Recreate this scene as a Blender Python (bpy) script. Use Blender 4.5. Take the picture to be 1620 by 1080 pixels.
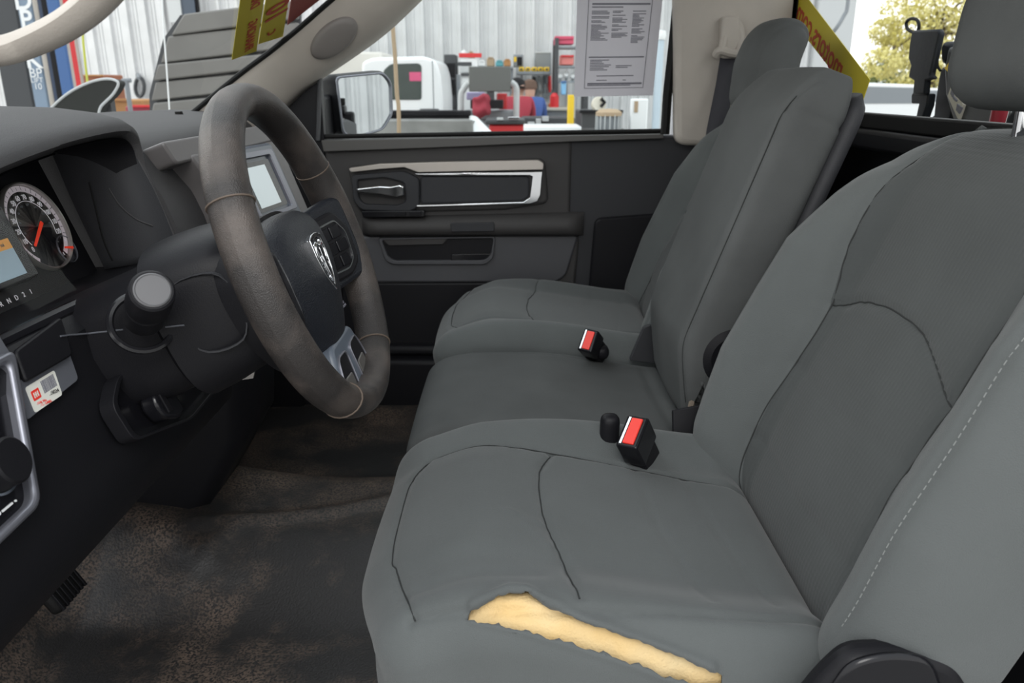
import bpy, bmesh, math, random
import numpy as np
from mathutils import Vector, Matrix

for o in list(bpy.data.objects):
    bpy.data.objects.remove(o)
SC = bpy.context.scene
COL = SC.collection
random.seed(7)
RNG = np.random.default_rng(7)

# ------------------------------------------------------------------ camera
FPX, CAMZ, PITCH = 1241.0, 0.85, math.atan(405 / 1241.0)
cam = bpy.data.objects.new('camera', bpy.data.cameras.new('camera'))
COL.objects.link(cam)
cam.location = (0, 0, CAMZ)
cam.rotation_euler = (math.pi / 2 - PITCH, 0, 0)
cam.data.sensor_width = 36.0
cam.data.lens = FPX / 1620 * 36.0
cam.data.clip_start = 0.02
cam.data.clip_end = 500
cam.data.dof.use_dof = True
cam.data.dof.focus_distance = 1.0
cam.data.dof.aperture_fstop = 9.0
SC.camera = cam

# ------------------------------------------------------------------ light
world = bpy.data.worlds.new('world'); SC.world = world
world.use_nodes = True
wn = world.node_tree.nodes
bg = wn['Background']
tc = wn.new('ShaderNodeTexCoord'); sx = wn.new('ShaderNodeSeparateXYZ')
rp_ = wn.new('ShaderNodeValToRGB')
world.node_tree.links.new(tc.outputs['Generated'], sx.inputs[0])
world.node_tree.links.new(sx.outputs[2], rp_.inputs[0])
rp_.color_ramp.elements[0].position = 0.0; rp_.color_ramp.elements[0].color = (1.0, 0.99, 0.97, 1)
rp_.color_ramp.elements[1].position = 0.9; rp_.color_ramp.elements[1].color = (0.90, 0.95, 1.0, 1)
world.node_tree.links.new(rp_.outputs[0], bg.inputs[0])
bg.inputs[1].default_value = 1.9

def lamp(name, kind, loc, target, energy, size, color=(1, 1, 1)):
    l = bpy.data.lights.new(name, kind); l.energy = energy; l.color = color
    if kind == 'AREA':
        l.shape = 'DISK'; l.size = size
    o = bpy.data.objects.new(name, l); COL.objects.link(o)
    o.location = loc
    o.rotation_euler = (Vector(target) - Vector(loc)).to_track_quat('-Z', 'Y').to_euler()
    return o
# added fill lamp above and behind the camera, brightening the cab interior
lamp('cab_fill_lamp', 'AREA', (-0.05, -0.50, 1.68), (0.05, 1.2, 0.45), 14.0, 0.7, (1.0, 0.98, 0.95))

# added lamp with no visible fixture, raking the far wall so its ribs show
lamp('rib_rake_lamp', 'AREA', (-11.0, 9.5, 6.0), (-3.0, 14.0, 1.0), 380.0, 3.0, (1.0, 0.97, 0.92))
SC.view_settings.view_transform = 'Standard'
SC.view_settings.look = 'None'
SC.view_settings.gamma = 1.0
SC.view_settings.use_curve_mapping = False
SC.view_settings.exposure = 0.0

# ------------------------------------------------------------------ helpers
_c, _s = math.cos(PITCH), math.sin(PITCH)
def _ray(px, py):
    a = (px - 810) / FPX; b = (540 - py) / FPX
    return Vector((a, _c + b * _s, b * _c - _s))
CP = Vector((0, 0, CAMZ))
def AY(px, py, Y):
    r = _ray(px, py); return CP + r * (Y / r.y)
def AX(px, py, X):
    r = _ray(px, py); return CP + r * (X / r.x)
def AZ(px, py, Z):
    r = _ray(px, py); return CP + r * ((Z - CAMZ) / r.z)
def AP(px, py, P0, n):
    r = _ray(px, py); n = Vector(n)
    return CP + r * ((Vector(P0) - CP).dot(n) / r.dot(n))

MATS = {}
def mat(name, col, rough=0.5, metal=0.0, var=0.0, vscale=20.0, bump=0.0, bscale=200.0, emit=0.0, spec=0.5, col2=None, coat=0.0, voro=False, lo=0.35, hi=0.65, detail=4.0):
    m = bpy.data.materials.new(name); m.use_nodes = True
    nt = m.node_tree; b = nt.nodes['Principled BSDF']; L = nt.links
    c = (*col, 1)
    b.inputs['Base Color'].default_value = c
    b.inputs['Roughness'].default_value = rough
    b.inputs['Metallic'].default_value = metal
    b.inputs['Specular IOR Level'].default_value = spec
    b.inputs['Coat Weight'].default_value = coat
    if emit:
        b.inputs['Emission Color'].default_value = c
        b.inputs['Emission Strength'].default_value = emit
    if var or col2 or bump:
        tcn = nt.nodes.new('ShaderNodeTexCoord')
    if var or col2:
        n = nt.nodes.new('ShaderNodeTexNoise'); n.inputs['Scale'].default_value = vscale; n.inputs['Detail'].default_value = detail
        L.new(tcn.outputs['Object'], n.inputs['Vector'])
        r = nt.nodes.new('ShaderNodeValToRGB')
        r.color_ramp.elements[0].position = lo; r.color_ramp.elements[1].position = hi
        if col2 is None:
            col2 = tuple(min(1, x * (1 + var)) for x in col); c0 = tuple(x * (1 - var) for x in col)
        else:
            c0 = col
        r.color_ramp.elements[0].color = (*c0, 1); r.color_ramp.elements[1].color = (*col2, 1)
        L.new(n.outputs[0], r.inputs[0]); L.new(r.outputs[0], b.inputs['Base Color'])
    if bump:
        if voro:
            n2 = nt.nodes.new('ShaderNodeTexVoronoi'); n2.inputs['Scale'].default_value = bscale
        else:
            n2 = nt.nodes.new('ShaderNodeTexNoise'); n2.inputs['Scale'].default_value = bscale; n2.inputs['Detail'].default_value = 2
        L.new(tcn.outputs['Object'], n2.inputs['Vector'])
        bp = nt.nodes.new('ShaderNodeBump'); bp.inputs['Strength'].default_value = bump; bp.inputs['Distance'].default_value = 0.002
        L.new(n2.outputs[0], bp.inputs['Height']); L.new(bp.outputs[0], b.inputs['Normal'])
    MATS[name] = m
    return m

def glass_mat(name, tint=(1, 1, 1), refl=0.5, ior=1.45):
    m = bpy.data.materials.new(name); m.use_nodes = True
    nt = m.node_tree; L = nt.links
    nt.nodes.remove(nt.nodes['Principled BSDF'])
    t = nt.nodes.new('ShaderNodeBsdfTransparent'); t.inputs[0].default_value = (*tint, 1)
    g = nt.nodes.new('ShaderNodeBsdfGlossy'); g.inputs['Roughness'].default_value = 0.02
    f = nt.nodes.new('ShaderNodeFresnel'); f.inputs[0].default_value = ior
    mu = nt.nodes.new('ShaderNodeMath'); mu.operation = 'MULTIPLY'; mu.inputs[1].default_value = refl
    mx = nt.nodes.new('ShaderNodeMixShader')
    L.new(f.outputs[0], mu.inputs[0]); L.new(mu.outputs[0], mx.inputs[0])
    L.new(t.outputs[0], mx.inputs[1]); L.new(g.outputs[0], mx.inputs[2])
    L.new(mx.outputs[0], nt.nodes['Material Output'].inputs[0])
    return m

class MB:
    def __init__(s): s.v = []; s.f = []; s.m = []
    def add(s, vs, fs, mi=0):
        o = len(s.v); s.v += [tuple(v) for v in vs]
        s.f += [tuple(i + o for i in f) for f in fs]; s.m += [mi] * len(fs); return s
    def box(s, c, size, mi=0, R=None):
        c = Vector(c); h = Vector(size) / 2
        vs = []
        for x in (-1, 1):
            for y in (-1, 1):
                for z in (-1, 1):
                    p = Vector((x * h.x, y * h.y, z * h.z))
                    if R is not None: p = R @ p
                    vs.append(c + p)
        return s.add(vs, [(0, 1, 3, 2), (4, 6, 7, 5), (0, 4, 5, 1), (2, 3, 7, 6), (0, 2, 6, 4), (1, 5, 7, 3)], mi)
    def box2(s, a, b, mi=0):
        a = Vector(a); b = Vector(b); return s.box((a + b) / 2, [abs(q) for q in (b - a)], mi)
    def prism(s, poly, O, e1, e2, e3, d0, d1, mi=0):
        O, e1, e2, e3 = map(Vector, (O, e1, e2, e3)); n = len(poly)
        vs = [O + e1 * p[0] + e2 * p[1] + e3 * d0 for p in poly] + [O + e1 * p[0] + e2 * p[1] + e3 * d1 for p in poly]
        fs = [tuple(range(n)), tuple(range(2 * n - 1, n - 1, -1))] + [(i, i + n, (i + 1) % n + n, (i + 1) % n) for i in range(n)]
        return s.add(vs, fs, mi)
    def prismy(s, pts, y0, y1, mi=0):          # polygon given as points (x, z)
        return s.prism(pts, (0, 0, 0), (1, 0, 0), (0, 0, 1), (0, 1, 0), y0, y1, mi)
    def ringprism(s, outer, inner, O, e1, e2, e3, d0, d1, mi=0):
        O, e1, e2, e3 = map(Vector, (O, e1, e2, e3)); n = len(outer)
        P = lambda p, d: O + e1 * p[0] + e2 * p[1] + e3 * d
        vs = [P(p, d0) for p in outer] + [P(p, d0) for p in inner] + [P(p, d1) for p in outer] + [P(p, d1) for p in inner]
        fs = []
        for i in range(n):
            j = (i + 1) % n
            fs += [(i, j, n + j, n + i), (2 * n + i, 3 * n + i, 3 * n + j, 2 * n + j), (i, 2 * n + i, 2 * n + j, j), (n + i, n + j, 3 * n + j, 3 * n + i)]
        return s.add(vs, fs, mi)
    def tube(s, pts, r, n=10, mi=0, cap=True, closed=False):
        pts = [Vector(p) for p in pts]; m = len(pts)
        rs = r if isinstance(r, (list, tuple)) else [r] * m
        vs = []; up = None
        for i, p in enumerate(pts):
            a = pts[i - 1] if (i > 0 or closed) else p; b = pts[(i + 1) % m] if (i < m - 1 or closed) else p
            t = (b - a).normalized()
            if up is None:
                up = t.orthogonal().normalized()
            up = (up - t * up.dot(t)).normalized(); w = t.cross(up)
            for k in range(n):
                an = 2 * math.pi * k / n
                vs.append(p + (up * math.cos(an) + w * math.sin(an)) * rs[i])
        fs = []
        for i in range(m if closed else m - 1):
            i2 = (i + 1) % m
            for k in range(n):
                k2 = (k + 1) % n
                fs.append((i * n + k, i * n + k2, i2 * n + k2, i2 * n + k))
        if cap and not closed:
            fs += [tuple(range(n - 1, -1, -1)), tuple(range((m - 1) * n, m * n))]
        return s.add(vs, fs, mi)
    def lathe(s, prof, O, axis, n=32, mi=0, e=None):   # prof: (radius, height)
        O = Vector(O); ax = Vector(axis).normalized(); u = Vector(e).normalized() if e else ax.orthogonal().normalized(); w = ax.cross(u)
        vs = [];
        for r, h in prof:
            for k in range(n):
                an = 2 * math.pi * k / n
                vs.append(O + ax * h + (u * math.cos(an) + w * math.sin(an)) * max(r, 1e-5))
        fs = []
        for i in range(len(prof) - 1):
            for k in range(n):
                k2 = (k + 1) % n
                fs.append((i * n + k, i * n + k2, (i + 1) * n + k2, (i + 1) * n + k))
        fs += [tuple(range(n - 1, -1, -1)), tuple(range((len(prof) - 1) * n, len(prof) * n))]
        return s.add(vs, fs, mi)
    def grid(s, P, mi=0, closed_u=False):       # P[i][j] points
        m = len(P); n = len(P[0]); vs = [p for row in P for p in row]; fs = []
        for i in range(m if closed_u else m - 1):
            for j in range(n - 1):
                i2 = (i + 1) % m
                fs.append((i * n + j, i2 * n + j, i2 * n + j + 1, i * n + j + 1))
        return s.add(vs, fs, mi)
    def build(s, name, mats, parent=None, bevel=0.0, smooth=35, seg=2, solid=0.0, sub=0, label=None, recalc=True):
        me = bpy.data.meshes.new(name); me.from_pydata(s.v, [], s.f); me.update()
        if not isinstance(mats, (list, tuple)): mats = [mats]
        for m in mats: me.materials.append(m)
        if len(mats) > 1: me.polygons.foreach_set('material_index', s.m)
        if recalc:
            bm = bmesh.new(); bm.from_mesh(me); bmesh.ops.recalc_face_normals(bm, faces=bm.faces); bm.to_mesh(me); bm.free()
        if smooth is not None:
            me.polygons.foreach_set('use_smooth', [True] * len(me.polygons)); me.set_sharp_from_angle(angle=math.radians(smooth))
        return link(name, me, parent, bevel, seg, solid, sub, label)

def link(name, data, parent=None, bevel=0, seg=2, solid=0, sub=0, label=None):
    o = bpy.data.objects.new(name, data); COL.objects.link(o)
    if solid:
        m = o.modifiers.new('solid', 'SOLIDIFY'); m.thickness = solid; m.offset = -1
    if sub:
        m = o.modifiers.new('sub', 'SUBSURF'); m.levels = sub; m.render_levels = sub
    if bevel:
        m = o.modifiers.new('bevel', 'BEVEL'); m.width = bevel; m.segments = seg; m.limit_method = 'ANGLE'; m.angle_limit = math.radians(40)
        m.harden_normals = False
    if parent is not None:
        o.parent = parent; L = root_loc(parent)
        o.matrix_parent_inverse = Matrix.Translation(-L)
    if label: o['label'] = label
    return o
def root_loc(p):
    return Vector(p.location) + (root_loc(p.parent) - root_loc(p.parent) if p.parent else Vector())
def tag(o, label=None, cat=None, group=None, kind=None):
    if label: o['label'] = label
    if cat: o['category'] = cat
    if group: o['group'] = group
    if kind: o['kind'] = kind
    return o
def thing(name, label, cat, loc=(0, 0, 0), group=None):
    o = bpy.data.objects.new(name, None); COL.objects.link(o); o.location = loc; o.empty_display_size = 0.05
    return tag(o, label, cat, group)
def struct(o): o['kind'] = 'structure'; return o
def sub(parent_obj):   # children of a part: the part itself sits at the world origin
    return parent_obj

def rpoly(poly, r, n=5):
    out = []; m = len(poly)
    for i in range(m):
        p0, p, p1 = Vector(poly[i - 1]), Vector(poly[i]), Vector(poly[(i + 1) % m])
        a = (p0 - p); b = (p1 - p); rr = min(r, a.length * .45, b.length * .45)
        A = p + a.normalized() * rr; B = p + b.normalized() * rr
        for k in range(n + 1):
            t = k / n; out.append(tuple(A * (1 - t) ** 2 + p * 2 * t * (1 - t) + B * t ** 2))
    return out
def rect(x0, y0, x1, y1, r=0.0, n=4):
    p = [(x0, y0), (x1, y0), (x1, y1), (x0, y1)]
    return rpoly(p, r, n) if r else p
def spline(pts, n=8, closed=False):
    P = [Vector(p) for p in pts]; out = []; m = len(P)
    for i in range(m if closed else m - 1):
        g = lambda k: P[k % m] if closed else P[max(0, min(m - 1, k))]
        a, b, c, d = g(i - 1), g(i), g(i + 1), g(i + 2)
        for k in range(n):
            t = k / n
            out.append(0.5 * ((2 * b) + (c - a) * t + (2 * a - 5 * b + 4 * c - d) * t * t + (3 * b - a - 3 * c + d) * t ** 3))
    if not closed: out.append(P[-1])
    return out
def text(body, size, O, e1, e2, m, parent=None, name='lettering', ext=0.0002, align='CENTER', sxx=1.0, bold=0.0):
    cu = bpy.data.curves.new(name, 'FONT'); cu.body = body; cu.size = size; cu.extrude = ext; cu.align_x = align; cu.align_y = 'CENTER'; cu.offset = bold
    cu.materials.append(m)
    tmp = bpy.data.objects.new('tmp', cu); COL.objects.link(tmp)
    dg = bpy.context.evaluated_depsgraph_get(); me = bpy.data.meshes.new_from_object(tmp.evaluated_get(dg)); me.name = name
    bpy.data.objects.remove(tmp); bpy.data.curves.remove(cu)
    o = link(name, me, parent)
    e1 = Vector(e1).normalized(); e2 = Vector(e2).normalized(); e3 = e1.cross(e2)
    M = Matrix((( *(e1 * sxx), 0), (*e2, 0), (*e3, 0), (0, 0, 0, 1))).transposed()
    M.translation = Vector(O)
    o.matrix_basis = M
    return o

def smooth(x, a, b):
    t = np.clip((x - a) / (b - a), 0, 1); return t * t * (3 - 2 * t)
def rbox(size, r, step):
    """rounded box on a welded lattice: returns pos, faces, lattice coordinates (flat box)"""
    half = np.array(size) / 2; N = [max(2, int(round(size[k] / step))) for k in range(3)]
    key = {}; V = []; Fs = []
    def vid(i):
        if i not in key:
            key[i] = len(V); V.append(i)
        return key[i]
    for ax in range(3):
        b, c = (ax + 1) % 3, (ax + 2) % 3
        for side in (0, N[ax]):
            for i in range(N[b]):
                for j in range(N[c]):
                    q = []
                    for (di, dj) in ((0, 0), (1, 0), (1, 1), (0, 1)):
                        t = [0, 0, 0]; t[ax] = side; t[b] = i + di; t[c] = j + dj; q.append(vid(tuple(t)))
                    Fs.append(q if side else q[::-1])
    flat = np.array(V, float) / np.array(N) * 2 * half - half
    r = np.array(r, float) * np.ones(3)
    inner = np.clip(flat, -(half - r), half - r)
    d = (flat - inner) / r
    ln = np.linalg.norm(d, axis=1, keepdims=True); ln[ln == 0] = 1
    return inner + d / ln * r, Fs, flat
def vnormals(P, Fs):
    Fa = np.array(Fs); a = P[Fa[:, 2]] - P[Fa[:, 0]]; b = P[Fa[:, 3]] - P[Fa[:, 1]]
    fn = np.cross(a, b); N = np.zeros_like(P)
    for k in range(4): np.add.at(N, Fa[:, k], fn)
    return N / np.maximum(np.linalg.norm(N, axis=1, keepdims=True), 1e-12)
def dist_poly(x, y, pts):
    best = np.full(x.shape, 9.0)
    for (ax, ay), (bx, by) in zip(pts[:-1], pts[1:]):
        dx, dy = bx - ax, by - ay; L = dx * dx + dy * dy + 1e-12
        t = np.clip(((x - ax) * dx + (y - ay) * dy) / L, 0, 1)
        best = np.minimum(best, np.hypot(x - ax - t * dx, y - ay - t * dy))
    return best
def mesh_np(name, P, Fs, mats, mi=None, parent=None, label=None, solid=0, attr=None):
    me = bpy.data.meshes.new(name); me.from_pydata(P.tolist(), [], [list(f) for f in Fs]); me.update()
    for m in (mats if isinstance(mats, (list, tuple)) else [mats]): me.materials.append(m)
    if mi is not None: me.polygons.foreach_set('material_index', np.asarray(mi, np.int32))
    if attr is not None:
        at = me.attributes.new('inset', 'FLOAT', 'POINT'); at.data.foreach_set('value', np.asarray(attr, np.float32))
    me.polygons.foreach_set('use_smooth', [True] * len(me.polygons))
    return link(name, me, parent, label=label, solid=solid)

# ------------------------------------------------------------------ materials
M_bol = mat('seat_fabric', (0.150, 0.165, 0.162), 0.85, var=0.07, vscale=14, bump=0.35, bscale=900, spec=0.25)
M_ins = mat('seat_insert_fabric', (0.112, 0.124, 0.122), 0.88, var=0.06, vscale=10, bump=0.5, bscale=170, spec=0.2, voro=True)
M_cen = mat('centre_fabric', (0.078, 0.082, 0.082), 0.85, var=0.10, vscale=7, bump=0.3, bscale=900, spec=0.25)
def seat_cloth():
    m = bpy.data.materials.new('seat_cloth'); m.use_nodes = True
    nt = m.node_tree; L = nt.links; b = nt.nodes['Principled BSDF']; N = nt.nodes.new
    at = N('ShaderNodeAttribute'); at.attribute_name = 'inset'
    r = N('ShaderNodeMapRange'); r.inputs['From Min'].default_value = -.0004; r.inputs['From Max'].default_value = .0004
    L.new(at.outputs['Fac'], r.inputs['Value'])
    t = N('ShaderNodeTexCoord'); n = N('ShaderNodeTexNoise'); n.inputs['Scale'].default_value = 9; n.inputs['Detail'].default_value = 5
    L.new(t.outputs['Object'], n.inputs['Vector'])
    def ramp(c, v):
        q = N('ShaderNodeValToRGB'); q.color_ramp.elements[0].position = .3; q.color_ramp.elements[1].position = .7
        q.color_ramp.elements[0].color = (*[k * (1 - v) for k in c], 1); q.color_ramp.elements[1].color = (*[k * (1 + v) for k in c], 1)
        L.new(n.outputs[0], q.inputs[0]); return q
    a = ramp(CLOTH_A, .06); c = ramp(CLOTH_B, .08)
    mx = N('ShaderNodeMix'); mx.data_type = 'RGBA'
    L.new(r.outputs[0], mx.inputs['Factor']); L.new(a.outputs[0], mx.inputs['A']); L.new(c.outputs[0], mx.inputs['B'])
    L.new(mx.outputs['Result'], b.inputs['Base Color'])
    w = N('ShaderNodeTexNoise'); w.inputs['Scale'].default_value = 900; w.inputs['Detail'].default_value = 1
    v = N('ShaderNodeTexVoronoi'); v.inputs['Scale'].default_value = 150; v.inputs['Randomness'].default_value = 0.15
    L.new(t.outputs['Object'], w.inputs['Vector']); L.new(t.outputs['Object'], v.inputs['Vector'])
    h = N('ShaderNodeMix'); h.data_type = 'FLOAT'
    L.new(r.outputs[0], h.inputs['Factor']); L.new(w.outputs[0], h.inputs['A']); L.new(v.outputs['Distance'], h.inputs['B'])
    bp = N('ShaderNodeBump'); bp.inputs['Strength'].default_value = 0.45; bp.inputs['Distance'].default_value = .0012
    L.new(h.outputs['Result'], bp.inputs['Height']); L.new(bp.outputs[0], b.inputs['Normal'])
    b.inputs['Roughness'].default_value = .88; b.inputs['Specular IOR Level'].default_value = .2
    b.inputs['Sheen Weight'].default_value = .15
    return m
CLOTH_A = (0.092, 0.100, 0.100); CLOTH_B = (0.057, 0.062, 0.062)
M_seat = seat_cloth()
M_foam = mat('foam', (0.60, 0.40, 0.16), 0.9, col2=(0.66, 0.52, 0.30), vscale=9, bump=0.6, bscale=350)
M_stit = mat('thread', (0.22, 0.23, 0.225), 0.8)
M_blk = mat('black_plastic', (0.010, 0.010, 0.012), 0.45, bump=0.12, bscale=700, spec=0.18)
M_blkg = mat('black_gloss_plastic', (0.008, 0.008, 0.010), 0.2, spec=0.3)
M_chr = mat('charcoal_plastic', (0.036, 0.037, 0.041), 0.55, bump=0.2, bscale=800, spec=0.25)
M_dash = mat('dash_plastic', (0.050, 0.049, 0.051), 0.6, bump=0.3, bscale=600, spec=0.3)
M_grp = mat('grey_plastic', (0.095, 0.10, 0.115), 0.5, bump=0.1, bscale=900)
M_vent = mat('taupe_plastic', (0.115, 0.108, 0.108), 0.45, bump=0.1, bscale=900)
M_door = mat('door_plastic', (0.048, 0.046, 0.046), 0.6, bump=0.2, bscale=700, spec=0.3)
M_door2 = mat('door_lower_plastic', (0.062, 0.063, 0.070), 0.55, bump=0.2, bscale=700)
M_silv = mat('silver_trim', (0.52, 0.50, 0.47), 0.32, metal=0.75)
M_chrome = mat('chrome', (0.82, 0.83, 0.85), 0.08, metal=1.0)
M_satin = mat('satin_silver', (0.24, 0.245, 0.28), 0.4, metal=0.7)
M_beige = mat('beige_trim', (0.42, 0.385, 0.345), 0.6, var=0.06, vscale=8, bump=0.15, bscale=500)
M_beiged = mat('beige_trim_dark', (0.19, 0.175, 0.165), 0.55, bump=0.1, bscale=500)
M_leath = mat('worn_leather', (0.024, 0.021, 0.020), 0.40, spec=0.45, col2=(0.080, 0.066, 0.058), vscale=18, bump=0.45, bscale=900, lo=0.42, hi=0.70)
M_leathd = mat('dark_leather', (0.013, 0.015, 0.020), 0.38, bump=0.5, bscale=600, spec=0.3)
M_thr2 = mat('tan_thread', (0.10, 0.075, 0.058), 0.7)
M_white = mat('white_paint', (0.80, 0.82, 0.83), 0.3)
M_paper = mat('paper', (0.62, 0.61, 0.66), 0.8)
M_ink = mat('ink', (0.16, 0.16, 0.19), 0.8)
M_labp = mat('label_paper', (0.72, 0.72, 0.66), 0.6)
M_red = mat('red_paint', (0.62, 0.025, 0.03), 0.4)
M_redb = mat('red_button', (0.80, 0.045, 0.03), 0.4)
M_yel = mat('yellow_paint', (0.78, 0.52, 0.02), 0.5)
M_sign = mat('yellow_sign', (0.52, 0.43, 0.03), 0.6)
M_signr = mat('sign_red', (0.42, 0.05, 0.02), 0.6)
M_signd = mat('sign_brown_red', (0.28, 0.06, 0.05), 0.6)
M_grey = mat('grey_paint', (0.22, 0.24, 0.26), 0.45)
M_dgrey = mat('dark_grey_paint', (0.05, 0.053, 0.058), 0.5)
M_lgrey = mat('light_grey_paint', (0.50, 0.52, 0.53), 0.4)
M_blue = mat('blue_paint', (0.05, 0.13, 0.33), 0.4)
M_skin = mat('skin', (0.55, 0.33, 0.25), 0.6)
M_belt = mat('belt_webbing', (0.030, 0.030, 0.038), 0.7, bump=0.4, bscale=500)
M_rub = mat('black_rubber', (0.008, 0.008, 0.008), 0.6, spec=0.2)
M_gl = glass_mat('window_glass', (0.97, 0.99, 0.98), 0.05)
M_lens = glass_mat('lens_glass', (0.97, 0.97, 0.97), 0.012)
M_mirror = mat('mirror_silver', (0.85, 0.87, 0.88), 0.015, metal=1.0)
M_concrete = mat('concrete', (0.36, 0.35, 0.33), 0.8, var=0.12, vscale=1.2)
M_metalwall = mat('galvanised_sheet', (0.60, 0.61, 0.62), 0.5, metal=0.15, var=0.05, vscale=3)
M_card = mat('cardboard', (0.42, 0.22, 0.09), 0.85)
M_tan = mat('tan_rope', (0.40, 0.30, 0.20), 0.9)

# dirty vinyl floor
def vinyl():
    m = bpy.data.materials.new('dirty_vinyl'); m.use_nodes = True
    nt = m.node_tree; L = nt.links; b = nt.nodes['Principled BSDF']
    t = nt.nodes.new('ShaderNodeTexCoord')
    n1 = nt.nodes.new('ShaderNodeTexNoise'); n1.inputs['Scale'].default_value = 4.2; n1.inputs['Detail'].default_value = 5; n1.inputs['Roughness'].default_value = 0.62
    n2 = nt.nodes.new('ShaderNodeTexNoise'); n2.inputs['Scale'].default_value = 260; n2.inputs['Detail'].default_value = 1
    L.new(t.outputs['Object'], n1.inputs['Vector']); L.new(t.outputs['Object'], n2.inputs['Vector'])
    r1 = nt.nodes.new('ShaderNodeValToRGB'); r1.color_ramp.elements[0].position = 0.44; r1.color_ramp.elements[1].position = 0.66
    r2 = nt.nodes.new('ShaderNodeValToRGB'); r2.color_ramp.elements[0].position = 0.38; r2.color_ramp.elements[1].position = 0.6
    L.new(n1.outputs[0], r1.inputs[0]); L.new(n2.outputs[0], r2.inputs[0])
    mu = nt.nodes.new('ShaderNodeMath'); mu.operation = 'MULTIPLY'; L.new(r1.outputs[0], mu.inputs[0]); L.new(r2.outputs[0], mu.inputs[1])
    mx = nt.nodes.new('ShaderNodeMix'); mx.data_type = 'RGBA'
    mx.inputs['A'].default_value = (0.021, 0.020, 0.020, 1); mx.inputs['B'].default_value = (0.18, 0.130, 0.098, 1)
    L.new(mu.outputs[0], mx.inputs['Factor']); L.new(mx.outputs['Result'], b.inputs['Base Color'])
    b.inputs['Roughness'].default_value = 0.5
    bp = nt.nodes.new('ShaderNodeBump'); bp.inputs['Strength'].default_value = 0.4; bp.inputs['Distance'].default_value = 0.002
    L.new(n2.outputs[0], bp.inputs['Height']); L.new(bp.outputs[0], b.inputs['Normal'])
    return m
M_vinyl = vinyl()

# ------------------------------------------------------------------ the cab shell
def cab_floor():
    nx, ny = 110, 100
    X = np.linspace(-1.05, 0.75, nx); Y = np.linspace(0.48, 2.06, ny)
    P = []
    for x in X:
        row = []
        for y in Y:
            hump = 0.075 * float(smooth(np.array(y), 1.06, 1.26) * (1 - smooth(np.array(y), 1.44, 1.62)))
            hump *= 1.0 + 0.8 * float(smooth(np.array(-x), 0.3, 0.8))
            toe = max(0, -x - 0.72) * 1.1
            w = 0.004 * math.sin(9 * x + 4 * y) * math.sin(7 * y - 3 * x)
            # creases in the vinyl
            cr = 0
            for (ax, ay, bx, by, h, s) in ((-0.66, 1.20, -0.12, 1.42, 0.012, 0.012), (-0.60, 1.10, -0.50, 1.24, 0.014, 0.012), (-0.62, 1.22, -0.47, 1.16, 0.016, 0.010)):
                dx, dy = bx - ax, by - ay; t = max(0, min(1, ((x - ax) * dx + (y - ay) * dy) / (dx * dx + dy * dy)))
                d = math.hypot(x - ax - t * dx, y - ay - t * dy); cr += h * math.exp(-(d / s) ** 2) * math.sin(math.pi * min(1, max(0, .1 + .8 * t)))
            row.append((x, y, hump + toe + w + cr))
        P.append(row)
    return MB().grid(P)
struct(cab_floor().build('floor', M_vinyl, smooth=80))
# door sill along the passenger side
struct(MB().box2((-0.75, 2.035, -0.05), (0.42, 2.12, 0.13)).box2((-0.75, 2.07, 0.13), (0.42, 2.16, 0.16)).build('trim_4', M_blk, bevel=0.012))
struct(MB().box2((-1.0, 2.02, -0.05), (-0.58, 2.12, 0.56)).build('trim_5', M_blk, bevel=0.01))     # kick panel

struct(MB().box2((-1.1, 2.165, -0.05), (-0.36, 2.19, 0.715)).build('trim_13', M_blk, bevel=0.006))
# rear wall of the cab
b = MB()
b.box2((0.70, 0.45, 0.0), (0.76, 2.16, 0.745))
struct(b.build('wall_rear', M_blk, bevel=0.01))
ws = MB().box2((0.655, 0.45, 0.735), (0.74, 2.13, 0.772))
struct(ws.build('trim_6', M_blk, bevel=0.008))
struct(MB().box2((0.672, 0.45, 0.772), (0.70, 2.13, 0.80)).build('trim_7', M_rub, bevel=0.004))
# headliner and roof
struct(MB().box2((-0.16, 0.42, 1.30), (0.78, 2.10, 1.34)).build('ceiling', M_beige, bevel=0.01))
# passenger B-pillar trim
t3 = MB().prismy(rpoly([tuple((AY(1068, 222, 2.06).x, 0.705)), (0.37, 1.36), (0.70, 1.36), (0.70, 0.70)], 0.03), 2.045, 2.10)
struct(t3.build('trim_3', M_beige, bevel=0.015, seg=3))
# black door seal between the pillar and the side glass
sl = [AY(1052, 212, 2.09), AY(1056, 150, 2.09), AY(1066, 60, 2.09), AY(1072, 0, 2.09), AY(1078, -80, 2.09)]
struct(MB().tube(sl, 0.012, 8).build('trim_8', M_rub))
# quarter panel below the B-pillar
q = MB()
q.prismy(rpoly([AY(899, 216, 2.11).xz, AY(1062, 214, 2.11).xz, (0.70, 0.70), (0.70, 0.0), (0.26, 0.0), AY(896, 470, 2.11).xz, AY(899, 336, 2.11).xz], 0.01), 2.112, 2.17)
struct(q.build('wall_right', M_chr, bevel=0.006))
q = MB()
q.prismy(rpoly([AY(941, 345, 2.09).xz, AY(1075, 335, 2.09).xz, AY(1075, 500, 2.09).xz, AY(930, 470, 2.09).xz], 0.02), 2.085, 2.10)
struct(q.build('trim_9', M_blk, bevel=0.006))

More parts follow.
